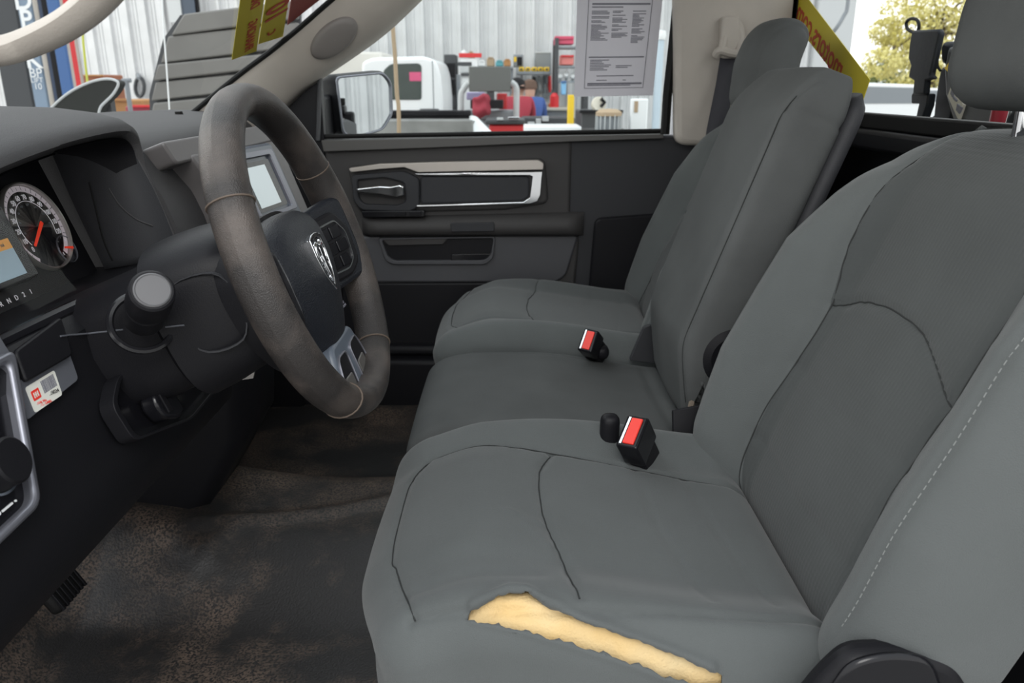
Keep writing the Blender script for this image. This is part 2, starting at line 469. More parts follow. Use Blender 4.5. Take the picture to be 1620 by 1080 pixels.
# passenger A-pillar: a wide beige trim along the windshield
def pillar(side_y, inner, name, sgn):
    lo = [AY(400, 215, 2.06), AY(458, 150, 2.06), AY(492, 122, 2.06), AY(545, 86, 2.06), AY(600, 46, 2.06), AY(652, -2, 2.06), AY(760, -110, 2.06)]
    hi = [AY(300, 182, 1.985), AY(377, 120, 1.985), AY(424, 85, 1.985), AY(470, 48, 1.985), AY(525, 0, 1.985), AY(580, -45, 1.985), AY(690, -140, 1.985)]
    P = []
    for a, b_ in zip(spline(lo, 4), spline(hi, 4)):
        m1 = a.lerp(b_, .3) + Vector((0, -.018, .004)); m2 = a.lerp(b_, .7) + Vector((0, -.016, .006))
        P.append([a + Vector((0.0, .05, -.01)), a + Vector((0, .012, -.004)), a, a.lerp(b_, .12) + Vector((0, -.012, 0)), m1, m2, a.lerp(b_, .92) + Vector((0, -.004, .003)), b_, b_ + Vector((.004, .03, -.012))])
    return MB().grid(P)
struct(pillar(2.06, 1.985, 'trim_1', 1).build('trim_1', M_beige, smooth=50, solid=0.004))
edge = [AY(300, 182, 1.98), AY(377, 119, 1.98), AY(424, 84, 1.98), AY(470, 47, 1.98), AY(525, -1, 1.98), AY(580, -46, 1.98), AY(690, -141, 1.98)]
struct(MB().tube(spline(edge, 3), 0.006, 8).build('trim_10', M_rub))
# driver's A-pillar trim, sweeping across the upper left
dp = [(-0.62, 0.72, 0.87), AY(-60, 82, .68), AY(0, 78, .66), AY(40, 66, .66), AY(90, 42, .65), AY(135, 10, .64), AY(175, -32, .63), AY(225, -95, .62), (-0.16, 0.60, 1.15), (-0.05, 0.58, 1.31)]
sp = spline(dp, 6); P = []
for i, p in enumerate(sp):
    a = sp[max(0, i - 1)]; c_ = sp[min(len(sp) - 1, i + 1)]; t = (c_ - a).normalized(); w = Vector((0, 1, 0)); w = (w - t * w.dot(t)).normalized(); u = t.cross(w)
    if u.z < 0: u = -u
    prof = [(-.015, .0), (-.010, -.009), (0, -.0125), (.014, -.010), (.02, 0), (.014, .009), (0, .0115), (-.010, .008)]
    prof = [(a_, b_ - (.0015 if abs(a_) < .012 and b_ > 0 else 0)) for a_, b_ in prof]
    P.append([p + w * a_ + u * b_ for a_, b_ in prof + prof[:1]])
struct(MB().grid(P).build('trim_2', M_beige, smooth=60))

# ------------------------------------------------------------------ glass
def quad(b, pts, solid=0.0): b.add(pts, [(0, 1, 2, 3)])
def wshield(y, z):   # windshield surface: x for a given height
    return -0.66 + (z - 0.87) * (0.22 / 0.17) - 0.10 * (1 - ((y - 1.3) / .7) ** 2)
P = []
for i in range(13):
    z = 0.78 + i * .045
    P.append([(wshield(y, z), y, z) for y in np.linspace(0.62, 1.985, 15)])
struct(MB().grid(P).build('window_1', M_gl, smooth=80))
struct(MB().add([(0.695, 0.45, 0.79), (0.695, 2.08, 0.79), (0.695, 2.08, 1.31), (0.695, 0.45, 1.31)], [(0, 1, 2, 3)]).build('window_2', M_gl))
fr = AY(1245, 60, 2.04)
struct(MB().box2((0.672, 2.045, 0.78), (0.70, 2.075, 1.31)).build('trim_11', M_rub, bevel=0.004))

# ------------------------------------------------------------------ seats
def face_cent(flat, Fs): return flat[np.array(Fs)].mean(1)

M_seam = mat('seam_shade_line', (.022, .024, .024), .9)  # dark tube along a seam, standing in for the shade of its groove
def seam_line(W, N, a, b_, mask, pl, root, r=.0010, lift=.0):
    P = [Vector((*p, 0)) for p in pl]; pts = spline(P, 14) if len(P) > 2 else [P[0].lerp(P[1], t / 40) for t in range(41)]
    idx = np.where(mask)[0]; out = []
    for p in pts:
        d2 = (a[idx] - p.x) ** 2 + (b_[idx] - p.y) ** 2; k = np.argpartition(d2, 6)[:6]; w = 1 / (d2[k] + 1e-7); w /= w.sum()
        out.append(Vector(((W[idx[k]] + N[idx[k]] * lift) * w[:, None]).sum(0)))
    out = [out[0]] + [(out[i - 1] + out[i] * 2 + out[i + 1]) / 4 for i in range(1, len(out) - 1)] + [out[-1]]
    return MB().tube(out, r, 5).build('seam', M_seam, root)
def cushion(root, yc, sgn, tear=False):
    """sgn=+1: outboard side is the near side (-y)"""
    sx, sy, sz = 0.50, 0.50, 0.22
    step = 0.0042 if tear else 0.007
    P, Fs, flat = rbox((sx, sy, sz), (.05, .045, .05), step)
    x, y, z = P.T.copy(); fx, fy, fz = flat.T
    top = smooth(z, -.02, .08)
    side = np.abs(y) / .25
    bol = smooth(np.abs(y), .135, .205) * (1 - .45 * smooth(np.abs(y), .22, .25)) * np.where(y * sgn < 0, .7, 1)
    fade = 0.55 + .45 * smooth(x, -.2, .1)
    z = z + top * bol * .026 * fade
    z = z - top * .03 * smooth(-x, .12, .25) - top * .040 * smooth(x, -.1, .25)     # waterfall front, falls to the rear
    z = z + top * .012 * np.exp(-((x + .13) / .07) ** 2) * (1 - smooth(np.abs(y), .1, .2))
    x = x + .012 * (1 - top) * smooth(-x, .1, .25) - .012 * np.cos(y / .25 * 1.4) * smooth(-x, .1, .25)
    x = x + .030 * smooth(-y * sgn, .08, .25) * smooth(-x, .05, .25)
    y = y * (1 - .10 * smooth(-x, -.1, .25))
    P = np.stack([x, y, z], 1)
    # seams
    seam_l = [(-.20, .138), (-.10, .142), (.05, .132), (.25, .105)]
    front = [(-.185, -.205), (-.212, -.12), (-.222, -.09), (-.226, 0), (-.222, .09), (-.20, .138)]
    seam_n = [(-.185, -.205), (-.12, -.216), (.0, -.222), (.25, -.20)]
    cross = [(-.030, .134), (-.047, .08), (-.05, .02), (-.045, -.05), (-.03, -.12), (-.018, -.205)]
    soft1 = [(.085, .15), (.09, -.02), (.12, -.18)]; soft2 = [(.15, .14), (.165, -.02), (.19, -.17)]
    ym = fy * sgn
    topface = (flat[:, 2] > sz / 2 - 1e-6)
    N = vnormals(P, Fs)
    disp = np.zeros(len(P))
    yw = y * sgn
    msk = (P[:, 2] > .0)
    for pl, dep, w in ((seam_l, .0055, .0045), (front, .004, .004), (seam_n, .0045, .0045), (cross, .0055, .005), (soft1, .002, .006), (soft2, .002, .006)):
        d = dist_poly(x, yw, pl); disp -= dep * np.exp(-(d / w) ** 2) * msk
    # the pad swells a little between its seams
    if tear:
        def wr(ax, ay, bx, by, h, w): return h * np.exp(-(dist_poly(x, yw, [(ax, ay), (bx, by)]) / w) ** 2) * msk
        disp += wr(-.07, -.06, -.045, -.10, .002, .006) + wr(-.09, -.04, -.05, -.06, .0018, .005) - wr(-.20, -.17, -.06, -.165, .003, .012)
    P = P + N * disp[:, None]
    ins = np.minimum.reduce([P[:, 2] - .02, np.interp(x, [-.2, -.1, .05, .25], [.138, .142, .132, .105]) - yw, yw - np.interp(x, [-.2, -.12, 0, .25], [-.203, -.216, -.222, -.20]), x + .224 - .021 * (yw / .15) ** 2])
    base = np.array([0.085, yc, 0.255])
    W = P * np.array([1, 1, 1]) + base
    keep = np.ones(len(Fs), bool)
    if tear:
        # arc coordinate across the outboard edge: + on the top face, - down the side face
        s_ = np.where(flat[:, 2] > sz / 2 - 1e-6, fy * sgn + sy / 2, flat[:, 2] - sz / 2)
        onear = (flat[:, 2] > sz / 2 - 1e-6) | (fy * sgn < -sy / 2 + 1e-6)
        xs = np.array([-.146, -.118, -.090, -.070, -.050, -.012, .030, .065, .095, .118])
        hi = np.array([.006, .020, .033, .033, .020, .006, -.006, -.016, -.026, -.034])
        lo = np.array([.002, -.005, -.010, -.014, -.018, -.025, -.033, -.042, -.048, -.044])
        rag = .0012 * np.sin(fx * 410) + .0016 * np.sin(fx * 173 + 1) + .0008 * np.sin(fx * 900)
        HI = np.interp(fx, xs, hi) + rag * .5; LO = np.interp(fx, xs, lo) + rag
        inn = (fx > -.146) & (fx < .118) & (s_ < HI) & (s_ > LO) & onear
        Fa = np.array(Fs); cnt = inn[Fa].sum(1); keep = cnt < 4
        big = (fx > -.19) & (fx < .20) & onear & (s_ < np.interp(fx, xs, hi) + .03) & (s_ > np.interp(fx, xs, lo) - .03)
        fk = big[Fa].all(1)
        # foam under the cover, with a chewed surface
        nz = RNG.normal(size=len(P)); lump = .0012 * np.sin(fx * 60 + fy * 40) + .0006 * np.sin(fx * 190 - fy * 150)
        FP = W - N * (.0085 + lump)[:, None]
        fo = mesh_np('foam', FP, Fa[fk].tolist(), M_foam, parent=root, label='yellow foam showing through the torn cover')
        clean(fo)
        # pull the ragged rim onto the outline of the tear
        tdir = np.cross(N, np.array([1.0, 0, 0])); tdir *= np.sign(tdir[:, 1:2] * sgn + tdir[:, 2:3] + 1e-9)
        tdir /= np.maximum(np.linalg.norm(tdir, axis=1, keepdims=True), 1e-9)
        mv = np.where(HI - s_ < s_ - LO, HI - s_, LO - s_) * inn
        W = W + tdir * np.clip(mv, -.006, .006)[:, None]
        # curled lip of the cover above the tear
        up = np.exp(-((s_ - np.interp(fx, xs, hi) - .006) / .007) ** 2) * (fx > -.14) * (fx < .11) * onear
        W = W + N * (.0065 * up)[:, None]
        up = np.exp(-((s_ - np.interp(fx, xs, lo) + .003) / .004) ** 2) * (fx > -.14) * (fx < .11) * onear
        W = W + N * (.0025 * up)[:, None]
    o = mesh_np('cushion', W, [f for f, k in zip(Fs, keep) if k], M_seat, None, root, solid=.0028 if tear else 0, attr=np.clip(ins, -.0004, -.00022))
    if tear: clean(o)
    NW = vnormals(W, Fs)
    for pl in (seam_l, front, cross): seam_line(W, NW, x, yw, msk & (flat[:, 2] > .05), pl, root)
    return W
def clean(o):
    bm = bmesh.new(); bm.from_mesh(o.data)
    bmesh.ops.delete(bm, geom=[v for v in bm.verts if not v.link_faces], context='VERTS'); bm.to_mesh(o.data); bm.free()

LEAN = math.radians(21.0)
LX = Vector((math.cos(LEAN), 0, -math.sin(LEAN))); LH = Vector((math.sin(LEAN), 0, math.cos(LEAN)))
def lean_pts(P, base, lean=None):     # columns: f (rearward), y, h
    if lean is not None:
        c_, s_ = math.cos(lean), math.sin(lean)
        return np.outer(P[:, 0], (c_, 0, -s_)) + np.outer(P[:, 1], (0, 1, 0)) + np.outer(P[:, 2], (s_, 0, c_)) + np.array(base)
    A = np.outer(P[:, 0], LX) + np.outer(P[:, 1], (0, 1, 0)) + np.outer(P[:, 2], LH)
    return A + np.array(base)

def stitches(pts, root, r=.0006, dash=.0055, gap=.0035):
    b = MB(); L = 0; P = [Vector(p) for p in pts]; acc = 0.0
    for a, c_ in zip(P[:-1], P[1:]):
        n = max(1, int((c_ - a).length / (dash + gap))); u = (c_ - a) / n
        for k in range(n):
            s0 = a + u * k; b.tube([s0, s0 + u * (dash / (dash + gap))], r, 5)
    o = b.build('stitching', M_stit, root); o['kind'] = 'stuff'; return o

def backrest(root, yc, sgn):
    sf, sy, sh = 0.13, 0.52, 0.60
    P, Fs, flat = rbox((sf, sy, sh), (.05, .055, .075), 0.0055)
    f, y, h = P.T.copy(); h0 = h + .30
    front = smooth(-f, -.02, .05)
    prof = np.interp(h0, [0, .08, .2, .38, .46, .53, .6], [.055, .078, .090, .076, .045, .008, 0])
    bol = np.where(y * sgn < 0, smooth(np.abs(y), .150, .215) * (1 - .25 * smooth(np.abs(y), .23, .262)), smooth(np.abs(y), .115, .20))
    f = np.where(f > 0, f * .45, f)
    f = f - front * bol * prof * np.where(y * sgn < 0, .62, 1)
    f = f - front * .012 * np.exp(-((h0 - .18) / .12) ** 2) * (1 - bol)
    wid = np.interp(h0, [0, .12, .3, .42, .50, .56, .60], [.96, 1.02, 1.02, .99, .95, .89, .80])
    y = y * wid * np.where(y * sgn < 0, 1 + .13 * smooth(np.abs(y), .10, .25), 1)
    h0 = h0 - .012 * smooth(np.abs(y), .08, .24) * smooth(h0, .45, .6)
    f = f + .03 * smooth(h0, .48, .6) * (f < 0)
    P = np.stack([f, y, h0], 1)
    N = vnormals(P, Fs); yw = y * sgn
    seam_f = [(.125, .0), (.142, .10), (.135, .30), (.150, .42), (.165, .60)]      # (y, h)
    seam_n = [(-.190, .0), (-.172, .08), (-.158, .26), (-.160, .42), (-.165, .60)]
    arc = [(.135, .325), (.10, .345), (.05, .355), (-.0, .356), (-.06, .350), (-.158, .305)]
    s1 = [(.138, .235), (.0, .225), (-.158, .235)]; s2 = [(.14, .12), (.0, .105), (-.165, .115)]
    disp = np.zeros(len(P)); msk = (f < .02)
    for pl, dep, w in ((seam_f, .005, .005), (seam_n, .005, .005), (arc, .005, .005), (s1, .0022, .007), (s2, .0022, .007)):
        disp -= dep * np.exp(-(dist_poly(yw, h0, pl) / w) ** 2) * msk
    fyf, fhf = flat[:, 1] * sgn, flat[:, 2] + .30
    edge = (flat[:, 0] < -sf / 2 + 1e-6)
    for sgn_y in (-1, 1):
        disp -= .0035 * np.exp(-((fyf - sgn_y * .222) / .004) ** 2) * edge * smooth(fhf, .04, .10)
    P = P + N * disp[:, None]
    ins = np.minimum.reduce([-f, np.interp(h0, [0, .1, .3, .42, .6], [.125, .142, .135, .15, .165]) - yw, yw - np.interp(h0, [0, .08, .26, .42, .6], [-.190, -.172, -.158, -.160, -.165])])
    base = np.array([0.315, yc, 0.268]) + .065 * np.array(LX)
    W = lean_pts(P, base)
    mesh_np('backrest', W, Fs, M_seat, None, root, attr=ins)
    NW = vnormals(W, Fs); line = []
    for pl in (seam_f, seam_n, arc): seam_line(W, NW, yw, h0, f < 0, pl, root)
    for hk in np.linspace(.09, .55, 60):
        cost = np.abs(fyf + .222) + np.abs(fhf - hk) + 9 * (~edge); i = int(cost.argmin()); line.append(Vector(W[i] + NW[i] * .0006))
    line = [sum((line[max(0, min(59, i + k))] for k in (-2, -1, 0, 1, 2)), Vector()) / 5 for i in range(60)]
    stitches(line, root)
    return base

def headrest(root, base, yc, hl, sy=.26, tilt=0.0, tilt_f=-.065):
    P, Fs, flat = rbox((.10, sy, .20), (.045, .06, .05), .008)
    f, y, h = P.T.copy()
    f = f - .012 * np.cos(y / sy * 3.0) + .02 * smooth(h, .0, .1); y = y * (1 - .16 * smooth(h, -.02, .1) * (sy < .25))
    P = np.stack([f, y, h], 1); N = vnormals(P, Fs)
    d = np.minimum(np.abs(np.abs(y) - sy * .36), 9); P = P - N * (.003 * np.exp(-(d / .004) ** 2))[:, None]
    hc_ = Vector(base) + LX * tilt_f + LH * hl
    W = lean_pts(P, hc_, tilt)
    mesh_np('headrest', W, Fs, M_cen, None, root)
    for s in (-1, 1):
        p0 = Vector(base) + LX * -.005 + LH * (.56) + Vector((0, s * .055, 0)); p1 = Vector(base) + LX * -.045 + LH * (hl - .04) + Vector((0, s * .055, 0))
        MB().tube([p0, p1], .0065, 12).build('headrest_post', M_chrome, root, label='shiny metal post under the headrest')
        MB().lathe([(.014, 0), (.016, .004), (.014, .010), (.009, .012)], p0 + LH * .022, LH, 16).build('post_guide', M_dgrey, root)

# driver seat -------------------------------------------------------------
YD, YM, YP = 0.86, 1.31, 1.77
ds = thing('driver_seat', "grey cloth driver's seat with a torn cushion edge showing yellow foam", 'seat', (0.1, YD, 0.03))
ps = thing('passenger_seat', 'grey cloth passenger seat beside the far door, upper back partly hidden', 'seat', (0.1, YP, 0.03))
cs = thing('centre_seat', 'narrow flat grey middle seat with its slab backrest folded upright between the buckles', 'seat', (0.1, YM, 0.03))
cushion(ds, YD, 1, True); bd = backrest(ds, YD, 1); headrest(ds, bd, YD, .70, .29, .10, -.066)
cushion(ps, YP, -1); bp = backrest(ps, YP, -1); headrest(ps, bp, YP, .655, .23, .06, -.070)
for root, yy in ((ds, YD), (ps, YP), (cs, YM)):
    w = .20 if root is not cs else .15
    MB().box2((-.08, yy - w, .03), (.34, yy + w, .16)).build('seat_base', M_blk, root, bevel=.02)
# hinge cover on the outboard side of the driver's seat
hc = [AY(1235, 1110, .585), AY(1290, 1042, .585), AY(1330, 1006, .585), AY(1400, 1004, .585), AY(1490, 1014, .585), AY(1516, 1060, .585), AY(1520, 1140, .585), AY(1240, 1160, .585)]
MB().prismy(rpoly([p.xz for p in hc], .02), .558, .588).build('hinge_cover', M_blk, ds, bevel=.012, seg=3)
hc2 = [AY(1300, 1100, .56), AY(1340, 1043, .56), AY(1400, 1028, .56), AY(1470, 1034, .56), AY(1490, 1085, .56), AY(1490, 1140, .56), AY(1300, 1150, .56)]
MB().prismy(rpoly([p.xz for p in hc2], .02), .554, .562).build('hinge_cap', M_blkg, ds, bevel=.005)
# back shell of the driver's seat
P, Fs, fl = rbox((.05, .46, .50), (.022, .05, .06), .02)
W = lean_pts(P * np.array([1, 1, .94]) + np.array([.060, 0, .26]), bd); mesh_np('back_shell', W, Fs, M_chr, None, ds)
W = lean_pts(P * np.array([1, 1, .94]) + np.array([.060, 0, .26]), bp); mesh_np('back_shell', W, Fs, M_chr, None, ps)
# seams with visible stitches
def bpt(base, f, y, h): return Vector(base) + LX * f + Vector((0, y, 0)) + LH * h
# centre seat --------------------------------------------------------------
P, Fs, fl = rbox((.50, .385, .20), (.045, .03, .04), .007)
x, y, z = P.T.copy(); top = smooth(z, -.02, .07)
z = z - top * .018 * smooth(-x, .15, .25) - top * .035 * smooth(x, -.05, .25) + top * .006 * np.cos(y / .19 * 1.5)
P = np.stack([x, y, z], 1); N = vnormals(P, Fs)
d = dist_poly(x, y, [(-.18, .165), (.0, .16), (.18, .155)]); d2 = dist_poly(x, y, [(.18, .155), (.175, .0), (.19, -.17)])
P = P - N * ((.004 * np.exp(-(d / .005) ** 2) + .003 * np.exp(-(d2 / .007) ** 2)) * (z > 0))[:, None]
mesh_np('cushion', P + np.array([.08, YM, .245]), Fs, M_cen, None, cs)
P, Fs, fl = rbox((.08, .305, .57), (.022, .024, .06), .006)
f, y, h = P.T.copy(); h = h + .285
f = f - .012 * smooth(h, .02, .14) * (f < 0) - .010 * np.cos(y / .15 * 1.3) * (f < 0)
f = f + .055 * (1 - smooth(h, 0, .14)) * (f < 0) * .6
y = y * np.interp(h, [0, .1, .5, .57], [.97, 1.0, 1.0, .94])
f = f + .022 * smooth(h, .48, .57) * (1 - smooth(f, -.02, .04))
P = np.stack([f, y, h], 1); N = vnormals(P, Fs)
d = np.abs(y + .138); P = P - N * (.004 * np.exp(-(d / .004) ** 2) * (f < .0))[:, None]
d = np.abs(h - .50); P = P - N * (.003 * np.exp(-(d / .004) ** 2) * (y < -.13))[:, None]
bc = np.array([0.275, YM + .0, 0.332])
W = lean_pts(P, bc, .335); mesh_np('backrest', W, Fs, M_cen, None, cs)
seam_line(W, vnormals(W, Fs), y, h, fl[:, 0] < -.02, [(-.138, .03), (-.138, .2), (-.138, .4), (-.136, .52)], cs)
P, Fs, fl = rbox((.03, .30, .54), (.013, .03, .05), .012)
mesh_np('back_panel', lean_pts(P + np.array([.050, 0, .285]), bc, .335), Fs, M_chr, None, cs, label='dark plastic panel on the back of the folding backrest')
# pivot cover
pv = AY(1136, 575, 1.135)
b = MB().lathe([(.052, -.03), (.052, .0), (.048, .008), (.036, .012), (.030, .010), (.0, .010)], pv + Vector((.03, .03, 0)), (0, -1, 0), 40)
b.build('pivot_cover', M_blk, cs, smooth=30)
b = MB()
for (a, c_) in ((AY(1098, 620, 1.18), AY(1075, 690, 1.12)), (AY(1105, 715, 1.1), AY(1088, 765, 1.06))):
    m = (a + c_) / 2; b.tube(spline([a, m + Vector((.004, 0, .003)), c_], 3), [.005] * 7, 6)
b.build('torn_edge', mat('frayed_cloth', (.16, .13, .10), .95, bump=.8, bscale=300), cs, label='frayed brown edge of the torn cover')
b = MB().prism([(0, 0), (.1, 0), (.1, .09), (.0, .07)], AY(1065, 720, 1.10), (1, 0, 0), (0, .35, .93), (0, .93, -.35), 0, .01)
b.build('bracket', M_blk, cs, bevel=.002)
b = MB().prism(rpoly([(-.005, 0), (.06, -.01), (.035, .075), (.02, .07)], .004), AY(1000, 570, 1.49), (1, 0, 0), (0, 0, 1), (0, 1, 0), 0, .012)
b.build('bracket', M_chr, cs, bevel=.002)

# buckles -------------------------------------------------------------------
def buckle(name, base, tip, yaxis, w, t, label):
    base = Vector(base); tip = Vector(tip); r = thing(name, label, 'seat belt buckle', tuple(base))
    u = (tip - base).normalized(); e1 = Vector(yaxis); e1 = (e1 - u * e1.dot(u)).normalized(); n = u.cross(e1); L = (tip - base).length
    MB().prism(rect(-w * .42, 0, w * .42, L * .72, .004), base, e1, u, n, -t * .4, t * .4).build('stalk_sleeve', M_blk, r, bevel=.003)
    MB().prism(rect(-w / 2, L * .55, w / 2, L, .004), base, e1, u, n, -t / 2, t / 2).build('housing', M_blkg, r, bevel=.003)
    MB().box(tip + u * .001, (0, 0, 0)).v
    b = MB().prism(rect(-w * .40, -t * .30, w * .40, t * .22, .002), tip, e1, n, u, -.004, .0025); b.build('release_button', M_redb, r, bevel=.001, label='red release button')
    MB().prism(rect(-w * .42, t * .26, w * .42, t * .36), tip, e1, n, u, -.003, .0012).build('latch_slot', M_chrome, r)
    return r, u, e1, n
tip = AZ(1000, 682, .400); bs = AZ(1030, 745, .315)
buckle('seat_belt_buckle', bs, tip, (.55, .85, 0.1), .052, .032, 'larger black seat belt buckle with red button standing beside the driver cushion')
tip = AZ(930, 538, .388); bs = AZ(950, 562, .335)
r2, *_ = buckle('seat_belt_buckle', bs, tip, (.5, .86, .1), .046, .030, 'smaller far seat belt buckle with red button beside the passenger cushion')
P, Fs, fl = rbox((.05, .035, .028), .012, .006)
mesh_np('belt_clasp', P + np.array(AZ(943, 556, .35)), Fs, M_blk, None, r2)
P, Fs, fl = rbox((.022, .02, .055), .009, .005)
rr = thing('seat_belt_tab', 'small black belt stub poking from the cushion slit left of the larger buckle', 'seat belt tab', tuple(AZ(968, 705, .32)))
mesh_np('tab_body', P * 1.3 + np.array(AZ(964, 690, .365)), Fs, M_blk, None, rr)

# shoulder belt on the B-pillar
sb = thing('seat_belt', 'dark shoulder belt with beige guide hanging on the far pillar', 'seat belt', tuple(AY(1140, 210, 2.03)))
a0, a1 = AY(1150, 96, 2.03), AY(1128, 205, 2.0)
b = MB()
L0 = [AY(1139, 92, 2.03), AY(1133, 130, 2.03), AY(1118, 204, 2.0), AY(1098, 330, 1.98)]
L1 = [AY(1166, 92, 2.03), AY(1160, 130, 2.03), AY(1150, 204, 2.0), AY(1135, 330, 1.98)]
b.grid([list(L0), list(L1)]); b.build('webbing', M_belt, sb, solid=.003)
gd = spline([AY(1133, 88, 2.03), AY(1140, 80, 2.02), AY(1166, 84, 2.02), AY(1172, 60, 2.03), AY(1166, 38, 2.035), AY(1154, 36, 2.035), AY(1147, 58, 2.03), AY(1142, 80, 2.02)], 4)
MB().tube(gd, .011, 10).build('belt_guide', M_beige, sb)
MB().prismy(rpoly([AY(1146, 24, 2.0).xz, AY(1175, 24, 2.0).xz, AY(1178, 92, 2.0).xz, AY(1142, 92, 2.0).xz], .012), 2.02, 2.046).build('guide_plate', M_beige, sb, bevel=.006)

# ------------------------------------------------------------------ steering wheel
T = 0.336
WC = Vector((-0.2365, 0.90, 0.6633)); Wp = Vector((0, 1, 0)); Wq = Vector((-math.sin(T), 0, math.cos(T))); Wn = Vector((math.cos(T), 0, math.sin(T)))
def WW(p, q, n=0): return WC + Wp * p + Wq * q + Wn * n
sw = thing('steering_wheel', 'worn dark leather four spoke steering wheel with a shield emblem', 'steering wheel', tuple(WC))
P = []
for i in range(96):
    a = 2 * math.pi * i / 96; ca, sa = math.cos(a), math.sin(a); row = []
    k = 1.0 + 0.10 * math.exp(-((abs((a + math.pi) % (2 * math.pi) - math.pi) - .15) / .35) ** 2)
    for j in range(24):
        t = 2 * math.pi * j / 24; rr = .1805 + .0185 * k * math.cos(t); nn = .0225 * k * math.sin(t)
        row.append(WW(rr * ca, rr * sa, nn))
    P.append(row + [row[0]])
MB().grid(P, closed_u=True).build('rim', M_leath, sw, smooth=80)
for a in (math.radians(28), math.radians(152), math.radians(-57), math.radians(-123)):
    ring = [WW((.1805 + .0192 * math.cos(t)) * math.cos(a), (.1805 + .0192 * math.cos(t)) * math.sin(a), .0232 * math.sin(t)) for t in np.linspace(0, 2 * math.pi, 20, endpoint=False)]
    MB().tube(ring, .0011, 5, closed=True).build('rim_seam', M_thr2, sw)
ring = [WW(.1655 * math.cos(t), .1655 * math.sin(t), -.012) for t in np.linspace(0, 2 * math.pi, 80, endpoint=False)]
HC = WC + Wq * -.015 + Wn * -.020
def HH(p, q, n=0): return HC + Wp * p + Wq * q + Wn * n
# airbag cover
out = spline([(-.080, .052), (-.045, .066), (0, .069), (.045, .066), (.080, .052), (.092, .020), (.088, -.02), (.072, -.062), (.040, -.098), (0, -.106), (-.040, -.098), (-.072, -.062), (-.088, -.02), (-.092, .020)][:0] or [Vector(v + (0,)) for v in [(-.080, .052), (-.045, .066), (0, .069), (.045, .066), (.080, .052), (.092, .020), (.088, -.02), (.072, -.062), (.040, -.098), (0, -.106), (-.040, -.098), (-.080, -.060), (-.098, -.02), (-.100, .020)]], 5, closed=True)
P = []
for s_, n in ((.97, -.030), (1.0, -.012), (1.0, .004), (.975, .013), (.93, .019), (.85, .0235), (.70, .027), (.5, .0295), (.28, .031), (.001, .0315)):
    P.append([HH(v.x * s_, v.y * s_ - .018 * (1 - s_), n - (.010 * max(0, -(v.y * s_) / .1))) for v in out] ); P[-1].append(P[-1][0])
ab = MB().grid(P).build('airbag_cover', M_leathd, sw, smooth=50)
# recessed back housing behind the cover
P = []
for s_, n in ((.6, -.075), (1.0, -.055), (1.06, -.02), (1.06, -.008), (1.0, -.008)):
    P.append([HH(v.x * s_, v.y * s_, n) for v in out]); P[-1].append(P[-1][0])
MB().grid(P).build('hub_housing', M_blk, sw, smooth=50)
# emblem: shield frame, dark field, horned head
def shield(sc): return [(-.021 * sc, .024 * sc), (-.010 * sc, .0275 * sc), (.0 , .0285 * sc), (.010 * sc, .0275 * sc), (.021 * sc, .024 * sc), (.0215 * sc, .006 * sc), (.016 * sc, -.014 * sc), (.007 * sc, -.027 * sc), (0, -.034 * sc), (-.007 * sc, -.027 * sc), (-.016 * sc, -.014 * sc), (-.0215 * sc, .006 * sc)]
em = MB().prism(shield(.97), HH(0, .004, 0), Wp, Wq, Wn, .026, .0325).build('emblem', M_blkg, sw, label='chrome shield emblem with a horned head')
MB().ringprism(shield(1.14), shield(.93), HH(0, .004, 0), Wp, Wq, Wn, .028, .0350).build('emblem_frame', M_chrome, em, bevel=.0008)
hd = MB()
hd.prism([(-.0045, .017), (.0045, .017), (.0055, .004), (.0035, -.016), (.002, -.023), (-.002, -.023), (-.0035, -.016), (-.0055, .004)], HH(0, .004, 0), Wp, Wq, Wn, .0315, .0362)
for sg in (-1, 1):
    hn = [(.003, .016), (.009, .0205), (.0148, .0165), (.0165, .008), (.0135, -.001), (.0085, -.001), (.0085, .005)]
    hd.tube([HH(sg * p, q + .004, .0335) for p, q in [tuple(v)[:2] for v in spline([Vector((*h, 0)) for h in hn], 4)]], [.0033 - .0001 * i for i in range(25)], 7)
    hd.prism([(sg * .006, -.004), (sg * .0105, -.008), (sg * .008, -.014), (sg * .005, -.02)], HH(0, .004, 0), Wp, Wq, Wn, .0315, .0348)
hd.build('emblem_head', M_chrome, em, bevel=.0006)
text('SRS\nAIRBAG', .0045, HH(.045, -.062, .0215), Wp, Wq, M_ink, ab, name='lettering')
